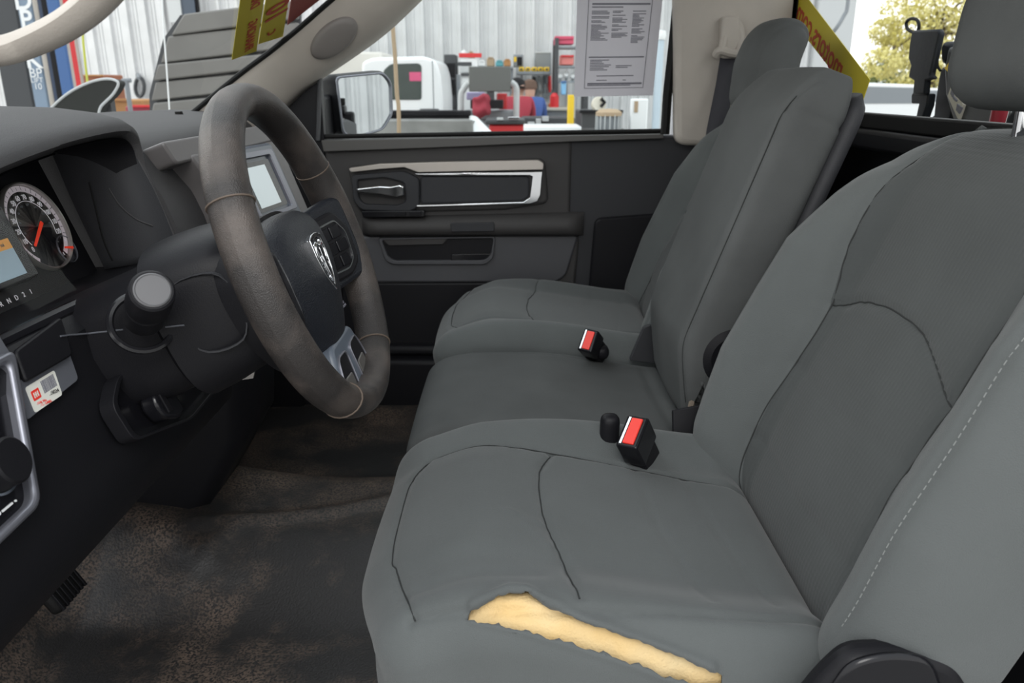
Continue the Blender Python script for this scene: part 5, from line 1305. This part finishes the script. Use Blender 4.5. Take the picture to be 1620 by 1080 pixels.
# two workers at the bench, seen from behind
def person(name, label, foot, hgt, shirt, cap, lean_):
    r = thing(name, label, 'person', tuple(foot)); x, y, z = foot
    J = {'pel': (0, 0, .52), 'sp': (0, .02 * lean_, .62), 'ch': (0, .07 * lean_, .74), 'nk': (0, .12 * lean_, .825), 'hd': (0, .15 * lean_, .90), 'tp': (0, .16 * lean_, .965)}
    E = [('pel', 'sp'), ('sp', 'ch'), ('ch', 'nk'), ('nk', 'hd'), ('hd', 'tp')]; Rd = {'pel': .085, 'sp': .08, 'ch': .092, 'nk': .036, 'hd': .058, 'tp': .042}
    for s, S in ((-1, 'l'), (1, 'r')):
        J.update({'sh' + S: (s * .105, .07 * lean_, .79), 'el' + S: (s * .125, .13 + .05 * lean_, .65), 'wr' + S: (s * .07, .27, .62), 'ha' + S: (s * .06, .31, .62), 'hp' + S: (s * .05, 0, .49), 'kn' + S: (s * .055, .01, .27), 'an' + S: (s * .06, 0, .045), 'to' + S: (s * .065, .09, .02)})
        E += [('ch', 'sh' + S), ('sh' + S, 'el' + S), ('el' + S, 'wr' + S), ('wr' + S, 'ha' + S), ('pel', 'hp' + S), ('hp' + S, 'kn' + S), ('kn' + S, 'an' + S), ('an' + S, 'to' + S)]
        Rd.update({'sh' + S: .045, 'el' + S: .034, 'wr' + S: .024, 'ha' + S: .022, 'hp' + S: .062, 'kn' + S: .045, 'an' + S: .033, 'to' + S: .026})
    ks = list(J); me = bpy.data.meshes.new('b'); me.from_pydata([(x + J[k][0] * hgt, y + J[k][1] * hgt, z + J[k][2] * hgt) for k in ks], [(ks.index(a), ks.index(b_)) for a, b_ in E], [])
    o = bpy.data.objects.new('tmp', me); COL.objects.link(o)
    o.modifiers.new('skin', 'SKIN')
    for i, k in enumerate(ks):
        me.skin_vertices[0].data[i].radius = (Rd[k] * hgt, Rd[k] * hgt); me.skin_vertices[0].data[i].use_root = (k == 'pel')
    m_ = o.modifiers.new('s', 'SUBSURF'); m_.levels = 2
    dg = bpy.context.evaluated_depsgraph_get(); m2 = bpy.data.meshes.new_from_object(o.evaluated_get(dg)); bpy.data.objects.remove(o)
    m2.name = 'body'
    for q in (shirt, mat('trousers', (.03, .035, .05), .8), M_skin): m2.materials.append(q)
    for p in m2.polygons:
        h = (p.center.z - z) / hgt; d_ = (p.center.y - y) / hgt
        p.material_index = 2 if (h > .835 or d_ > .27 and h > .3) else (0 if h > .50 else 1); p.use_smooth = True
    link('body', m2, r)
    hc_ = Vector((x, y + .155 * lean_ * hgt, z + .93 * hgt))
    MB().lathe([(.062 * hgt, -.035 * hgt), (.064 * hgt, 0), (.055 * hgt, .03 * hgt), (.03 * hgt, .048 * hgt), (0, .052 * hgt)], hc_, (0, .15, 1), 20).build('cap' if cap else 'hair', M_blk if cap else mat('brown_hair', (.12, .07, .05), .8), r)
p = AY(819, 120, 11.6); person('person', 'person in a dark cap and red shirt bending at the workbench', (p.x, 11.6, GZ), 1.74, mat('red_shirt', (.33, .03, .05), .8), True, 1.0)
p = AY(839, 126, 12.2); person('person', 'person in a blue shirt beside the one in red', (p.x, 12.2, GZ), 1.72, mat('blue_shirt', (.05, .10, .30), .8), False, .8)

# ------------------------------------------------------------------ beyond the windshield
lp = thing('lift_post', 'dark and blue lift post with stacked white letters at the upper left', 'lift post', (AY(40, 180, 6.0).x, 6.0, GZ))
def post(b, pxt, pyt, pxw, Y, dep, mi=0):
    a = AY(pxt, pyt, Y); c = AY(pxt + pxw, pyt, Y); b.box2((a.x, Y, GZ), (c.x, Y + dep, 4.2), mi)
b = MB(); post(b, 6, 150, 44, 6.02, .3); b.build('dark_side', M_dgrey, lp, bevel=.01)
mb_ = mat('grey_blue_paint', (.20, .27, .36), .4)
b = MB(); post(b, 52, 150, 22, 5.98, .06); b.build('front_face', mb_, lp, bevel=.01)
b = MB(); post(b, 76, 150, 5, 5.97, .03); b.build('beige_edge', M_beige, lp, bevel=.005)
fx_ = AY(63, 150, 5.98).x
for ch, py, sz_ in (('D', 2, .17), ('P', 32, .17), ('A', 63, .17), ('K', 95, .17), ('BP', 116, .09), ('LIFT', 127, .05), ('10', 137, .06)):
    text(ch, sz_, (fx_, 5.975, AY(55, py, 5.98).z), (1, 0, 0), (0, 0, 1), M_white, lp, name='letter', bold=.004 if sz_ > .1 else 0)
l2 = thing('blue_column', 'bright blue steel column behind the lettered lift post', 'column', (AY(108, 150, 8).x, 8, GZ))
b = MB(); post(b, 82, 150, 8, 8.0, .03); b.build('flange', mat('navy_paint', (.03, .05, .10), .5), l2); b = MB(); post(b, 98, 150, 18, 7.95, .04); b.build('web', M_blue, l2, bevel=.01); b = MB(); post(b, 90, 150, 8, 7.98, .03); b.build('dark_gap', M_blk, l2)
l3 = thing('red_beam', 'upright red rack beam with beige edges behind the blue column', 'beam', (AY(125, 130, 9).x, 9, GZ))
b = MB(); post(b, 120, 130, 8, 9.0, .03); b.build('beam_face', M_red, l3); b = MB(); post(b, 114, 130, 6, 9.0, .03); b.build('beam_edge', M_beige, l3); b = MB(); post(b, 128, 130, 3, 9.0, .03); b.build('beam_edge', M_beige, l3)
# hanging hoses
r = thing('yellow_hose', 'thin yellow hose hanging beyond the windshield', 'hose', tuple(AY(142, 170, 3.2))); MB().tube(spline([AY(128, -60, 3.2), AY(130, 40, 3.2), AY(136, 110, 3.2), AY(143, 172, 3.2), AY(150, 300, 3.2)], 4), .0045, 6).build('strand', mat('yellow_green', (.55, .58, .10), .6), r)
r = thing('hanging_string', 'thin white string hanging beyond the windshield', 'string', tuple(AY(268, 188, 2.8))); MB().tube(spline([AY(255, -60, 2.8), AY(258, 30, 2.8), AY(263, 100, 2.8), AY(269, 190, 2.8), AY(274, 300, 2.8)], 4), .003, 6).build('strand', M_white, r)
# dark rounded panel with pale rim
r = thing('rounded_panel', 'dark leaf shaped panel with a pale rim above the instrument hood', 'panel', tuple(AY(130, 180, 3.0)))
oc = [AY(p[0], p[1], 3.0) for p in ((70, 190), (84, 168), (110, 146), (140, 131), (165, 125), (182, 127), (187, 134), (178, 150), (160, 168), (145, 190))]
ocs = spline(oc, 4, closed=True); cen = sum(ocs, Vector()) / len(ocs)
MB().prism([(p.x, p.z) for p in ocs], (0, 0, 0), (1, 0, 0), (0, 0, 1), (0, 1, 0), 3.0, 3.06).build('panel_face', mat('panel_black', (.025, .027, .025), .5, spec=.2), r, bevel=.01)
MB().tube(ocs, .005, 8, closed=True).build('panel_rim', M_lgrey, r)
MB().tube([cen + Vector((0, .03, 0)), cen + Vector((0, .12, 0)), (cen.x, 3.14, GZ)], .03, 8).build('panel_stand', M_dgrey, r)
# slatted grey sheet, each slat its own piece
gs = thing('grey_slatted_cover', 'large grey slatted sheet with dark seams beyond the windshield', 'cover', (AY(330, 180, 4.0).x, 4.05, GZ))
lev = [(22, 56, 276), (57, 100, 258), (102, 128, 243), (130, 160, 238), (163, 200, 236), (203, 260, 235)]
for k, (y0, y1, xl) in enumerate(lev):
    yr = 8 + k * 2
    tl, tr_ = AY(xl + (6 if k else 14), y0, 4.0), AY(470, y0 - 22, 4.0); bl, br_ = AY(xl - 6 if k < 2 else xl - 1, y1, 4.0), AY(470, y1 - 26, 4.0)
    MB().prism([(p.x, p.z) for p in (bl, br_, tr_, tl)], (0, 0, 0), (1, 0, 0), (0, 0, 1), (0, 1, 0), 4.0 + .01 * (k % 2), 4.05).build('slat', mat('slat_grey', (.175, .170, .160), .6, var=.08, vscale=4) if k == 0 else MATS['slat_grey'], gs, bevel=.008)
a, c_ = AY(238, 260, 4.05), AY(470, 0, 4.05)
MB().prism(DP([(240, 262), (236, 150), (258, 62), (285, 24), (475, 0), (475, 262)], 4.05), (0, 0, 0), (1, 0, 0), (0, 0, 1), (0, 1, 0), 4.05, 4.08).build('backing', M_dgrey, gs)
MB().box2((a.x, 4.06, GZ), (c_.x, 4.1, a.z + .05)).build('lower_sheet', M_grey, gs)
# clutter along the wall
simple_box('cardboard_box', 'brown cardboard box behind the dark leaf shaped panel', 'box', (150, 158, 226, 230), 9.0, .7, M_card, (('flap', (150, 156, 200, 160), .03, M_card),), floor=True)
simple_box('cardboard_box', 'smaller brown carton high behind the leaf shaped panel', 'box', (126, 118, 163, 150), 9.8, .5, mat('carton_red_brown', (.33, .13, .07), .8), (('flap', (126, 118, 163, 121), .02, M_card),), floor=True)
simple_box('red_bin', 'dark red bin left of the grey slatted sheet', 'bin', (208, 168, 240, 240), 8.2, .5, mat('dark_red', (.33, .03, .06), .5), (('rim', (207, 166, 241, 170), .03, M_red),), floor=True)
r = thing('t_handle', 'grey upright bar with a short cross handle by the wall', 'tool', (AY(205, 190, 7.5).x, 7.5, GZ))
MB().tube([AY(200, 128, 7.5), AY(210, 200, 7.5), (AY(214, 200, 7.5).x, 7.5, GZ)], .022, 8).build('shaft', M_grey, r); MB().tube([AY(193, 128, 7.5), AY(207, 127, 7.5)], .02, 8).build('cross_handle', M_grey, r)
r = thing('cable_coil', 'dark cable coil hanging on the ribbed wall', 'coil', tuple(AY(220, 138, 13.8)))
for k in range(3):
    MB().tube([AY(220 + 7 * math.cos(t) + k, 138 + 15 * math.sin(t), 13.85 + .02 * k) for t in np.linspace(0, 2 * math.pi, 24, endpoint=False)], .022, 6, closed=True).build('loop', M_dgrey, r)
MB().tube([AY(219, 118, 14.02), AY(219, 122, 13.85), AY(219, 124, 13.8)], .03, 6).build('hook', M_grey, r)
simple_box('dark_doorway', 'dark window frame on the ribbed wall above the slatted sheet', 'window', (268, -80, 302, 36), 13.8, .1, M_blk, (('frame_side', (268, -80, 275, 36), .05, M_lgrey), ('pane', (277, -80, 298, 30), .02, mat('night_pane', (.05, .07, .10), .1))))
r = thing('wiper_arm', 'small black wiper pivot at the foot of the windshield', 'wiper', tuple(AY(285, 185, 1.75)))
MB().tube(spline([AY(268, 190, 1.75), AY(280, 183, 1.75), AY(288, 178, 1.75)], 3), .004, 6).build('arm', M_rub, r); MB().lathe([(0, -.006), (.008, -.006), (.008, .006), (0, .006)], AY(283, 181, 1.75), (0, 0, 1), 12).build('pivot', M_rub, r)

# ------------------------------------------------------------------ behind the rear glass
cr = thing('bed_crane', 'dark crane in the truck bed with lever bracket and warning labels', 'crane', (1.0, 1.9, .06))
XC = 0.95
def X_(px, py, X=XC): return AX(px, py, X)
def plateX(b, pts, X, th):
    q = [X_(p[0], p[1], X) for p in pts]; n = len(q); e = Vector((th, 0, 0))
    b.add(q + [p + e for p in q], [tuple(range(n)), tuple(range(2 * n - 1, n - 1, -1))] + [(i, i + n, (i + 1) % n + n, (i + 1) % n) for i in range(n)]); return b
M_crane = mat('crane_black', (.014, .016, .020), .5, spec=.2, bump=.2, bscale=60); M_crane2 = mat('crane_grey', (.05, .052, .056), .4)
cb = plateX(MB(), [(1442, 48), (1483, 46), (1486, 52), (1471, 118), (1476, 124), (1464, 128), (1462, 150), (1443, 150), (1445, 128), (1436, 122), (1440, 104), (1436, 92), (1438, 70)], XC, .015).build('lever_bracket', M_crane, cr, bevel=.006)
plateX(MB(), [(1443, 146), (1468, 148), (1466, 166), (1456, 195), (1446, 240), (1440, 240), (1447, 192), (1453, 164), (1441, 164), (1441, 152)], XC + .01, .02).build('bracket_stem', M_crane, cr, bevel=.004)
lpz = [X_(p[0], p[1], XC + .03) for p in ((1446, 52), (1436, 46), (1434, 36), (1440, 30), (1450, 31), (1454, 40), (1452, 50))]
MB().tube(spline(lpz, 4), .004, 6).build('cable_loop', M_rub, cr)
MB().tube(spline([X_(p[0], p[1], XC + .03) for p in ((1470, 89), (1482, 89), (1483, 104), (1488, 112))], 3), .003, 6).build('cable', M_rub, cr)
plateX(MB(), [(1486, 72), (1494, 64), (1503, 68), (1504, 90), (1494, 104), (1487, 100)], XC + .04, .04).build('hook_block', M_crane, cr, bevel=.01)
plateX(MB(), [(1488, 106), (1510, 100), (1520, 130), (1500, 200), (1470, 205), (1462, 190), (1476, 182), (1478, 160), (1484, 122)], XC + .06, .04).build('ratchet_arm', M_crane, cr, bevel=.008)
bm_ = plateX(MB(), [(1499, 72), (1512, 78), (1534, 120), (1580, 172), (1583, 205), (1545, 208), (1510, 206), (1494, 150), (1492, 110)], XC + .02, .08).build('boom', M_crane2, cr, bevel=.01)
plateX(MB(), [(1505, 94), (1504, 118), (1494, 108)], XC + .014, .006).build('warning_triangle', M_yel, cr)
plateX(MB(), [(1506, 132), (1524, 166), (1516, 190), (1499, 152)], XC + .014, .006).build('warning_label', mat('label_beige', (.50, .47, .40), .6), cr)
plateX(MB(), [(1506, 138), (1509, 144), (1506, 154), (1503, 148)], XC + .011, .004).build('label_mark', M_ink, cr); plateX(MB(), [(1514, 164), (1521, 170), (1517, 180), (1512, 174)], XC + .011, .004).build('label_mark', M_ink, cr); plateX(MB(), [(1508, 152), (1513, 158), (1512, 161), (1507, 156)], XC + .011, .004).build('label_mark', M_ink, cr)
MB().tube([X_(1600, 165, XC - .1), X_(1590, 212, XC - .1), X_(1575, 300, XC - .1)], .028, 14).build('red_cylinder', mat('deep_red', (.30, .015, .03), .35), cr)
MB().tube([X_(1618, 165, XC - .14), X_(1604, 214, XC - .14), X_(1585, 300, XC - .14)], .017, 14).build('chrome_ram', M_chrome, cr)
p = X_(1530, 200, XC + .1); MB().box2((p.x - .05, p.y - .12, .06), (p.x + .12, p.y + .10, p.z)).build('crane_post', M_crane2, cr, bevel=.01)
p = X_(1445, 220, XC); MB().box2((p.x - .02, p.y - .1, .06), (p.x + .1, p.y + .05, p.z)).build('stem_base', M_crane, cr, bevel=.01)
# hanging cable at the bay door
r = thing('bay_cable', 'thin grey cable hanging at the bay door post', 'cable', tuple(AY(1320, 46, 9))); MB().tube(spline([AY(1346, -60, 9), AY(1341, 8, 9), AY(1335, 25, 9), AY(1321, 47, 9), AY(1300, 70, 9.3), AY(1288, 60, 9.6)], 4), .02, 6).build('strand', M_grey, r)

def leaf_blob(b, c, R_, n, size, rng, mi=0):
    c = np.array(c)
    d = rng.normal(size=(n, 3)); d /= np.linalg.norm(d, axis=1, keepdims=True); rad = R_ * rng.uniform(.35, 1, (n, 1)) ** .6
    p = c + d * rad * np.array([1, 1, .85])
    for q in p:
        a = Vector(rng.normal(size=3)).normalized(); e = a.orthogonal().normalized(); s_ = size * rng.uniform(.6, 1.3)
        w = a.cross(e); q = Vector(q)
        b.add([q + e * s_, q + w * s_ * .5, q - e * s_, q - w * s_ * .5], [(0, 1, 2, 3)], mi)
M_leafy = mat('yellow_leaves', (.58, .52, .14), .7, col2=(.78, .72, .34), vscale=.7); M_leafg = mat('green_leaves', (.12, .17, .05), .7, col2=(.26, .30, .10), vscale=.9); M_bark = mat('bark', (.10, .075, .055), .9)
def tree(name, label, px, Y, base_r, blobs, leafm, size, n):
    f = AY(px, 150, Y); r = thing(name, label, 'tree', (f.x, f.y, GZ), 'trees across the yard')
    tr = MB(); top = Vector((f.x, f.y, GZ + 4.0)); tr.tube([(f.x, f.y, GZ), (f.x, f.y, GZ + 2), top], [base_r, base_r * .8, base_r * .6], 8)
    lb_ = MB()
    for (bx, by, R_) in blobs:
        c = AY(bx, by, Y + RNG.uniform(-1.5, 1.5)); tr.tube(spline([top, top.lerp(c, .5) + Vector((0, 0, .5)), c], 3), [base_r * .35, base_r * .3, base_r * .25, base_r * .2, base_r * .15, base_r * .1, base_r * .05], 6)
        leaf_blob(lb_, c, R_, n, size, RNG)
    tr.build('trunk', M_bark, r); o = lb_.build('foliage', leafm, r, smooth=None, recalc=False); o['kind'] = 'stuff'
tree('tree', 'tall airy yellow tree across the yard beyond the crane', 1470, 40, .25, [(1430, 10, 1.3), (1465, -10, 1.5), (1500, 10, 1.4), (1445, 45, 1.2), (1490, 50, 1.3), (1420, 75, 1.0), (1460, 85, 1.2), (1500, 95, 1.2), (1400, 50, .8), (1395, 100, .9), (1435, 110, 1.1), (1470, 120, 1.0), (1530, 60, 1.8), (1560, 100, 1.6), (1540, 0, 1.8), (1600, 40, 2.0), (1600, 110, 1.8)], M_leafy, .10, 650)
tree('tree', 'low green tree clump left of the tall yellow tree', 1405, 45, .2, [(1375, 128, .8), (1392, 120, 1.0), (1410, 114, 1.1), (1430, 122, 1.0), (1452, 128, .9), (1475, 130, .9), (1500, 132, 1.0), (1530, 134, 1.2), (1360, 135, 1.0)], M_leafg, .10, 420)
def car(name, label, px, py, Y, L, H, m, ang, grp=None):
    p = AY(px, py, Y); r = thing(name, label, 'car', (0, 0, 0), None)
    c_, s_ = math.cos(ang), math.sin(ang); e1 = Vector((1, 0, 0)); e3 = Vector((0, 1, 0))
    body = rpoly([(-L * .5, .25), (L * .5, .25), (L * .5, H * .50), (L * .46, H * .58), (L * .27, H * .63), (L * .15, H * .95), (-L * .30, H), (-L * .44, H * .62), (-L * .5, H * .58)], .12)
    MB().prism(body, (0, 0, 0), e1, (0, 0, 1), e3, -.85, .85).build('body', m, r, bevel=.06)
    wnd = rpoly([(L * .22, H * .64), (L * .13, H * .90), (-L * .28, H * .93), (-L * .38, H * .64)], .06)
    MB().prism(wnd, (0, 0, 0), e1, (0, 0, 1), e3, -.862, .862).build('side_glass', M_grey, r)
    for sx_ in (-.32, .32):
        MB().lathe([(0, -.88), (.30, -.88), (.33, -.8), (.33, .8), (.30, .88), (0, .88)], (L * sx_, 0, .33), e3, 20).build('wheel', M_rub, r)
    r.location = (p.x, p.y, GZ); r.rotation_euler = (0, 0, ang)
    for ch in r.children: ch.matrix_parent_inverse = Matrix()
    return r
car('parked_car', 'white pickup parked in the yard just right of the yellow sign', 1385, 180, 25, 5.2, 1.70, M_white, .1)
car('parked_car', 'white van farther back in the yard above the other cars', 1425, 160, 50, 5.4, 2.1, M_white, .1)
car('parked_car', 'white car in the yard behind the lever bracket', 1450, 178, 33, 4.8, 1.55, M_white, .1)
car('parked_car', 'white car half hidden by the crane boom', 1540, 176, 42, 4.8, 1.6, M_white, .1)
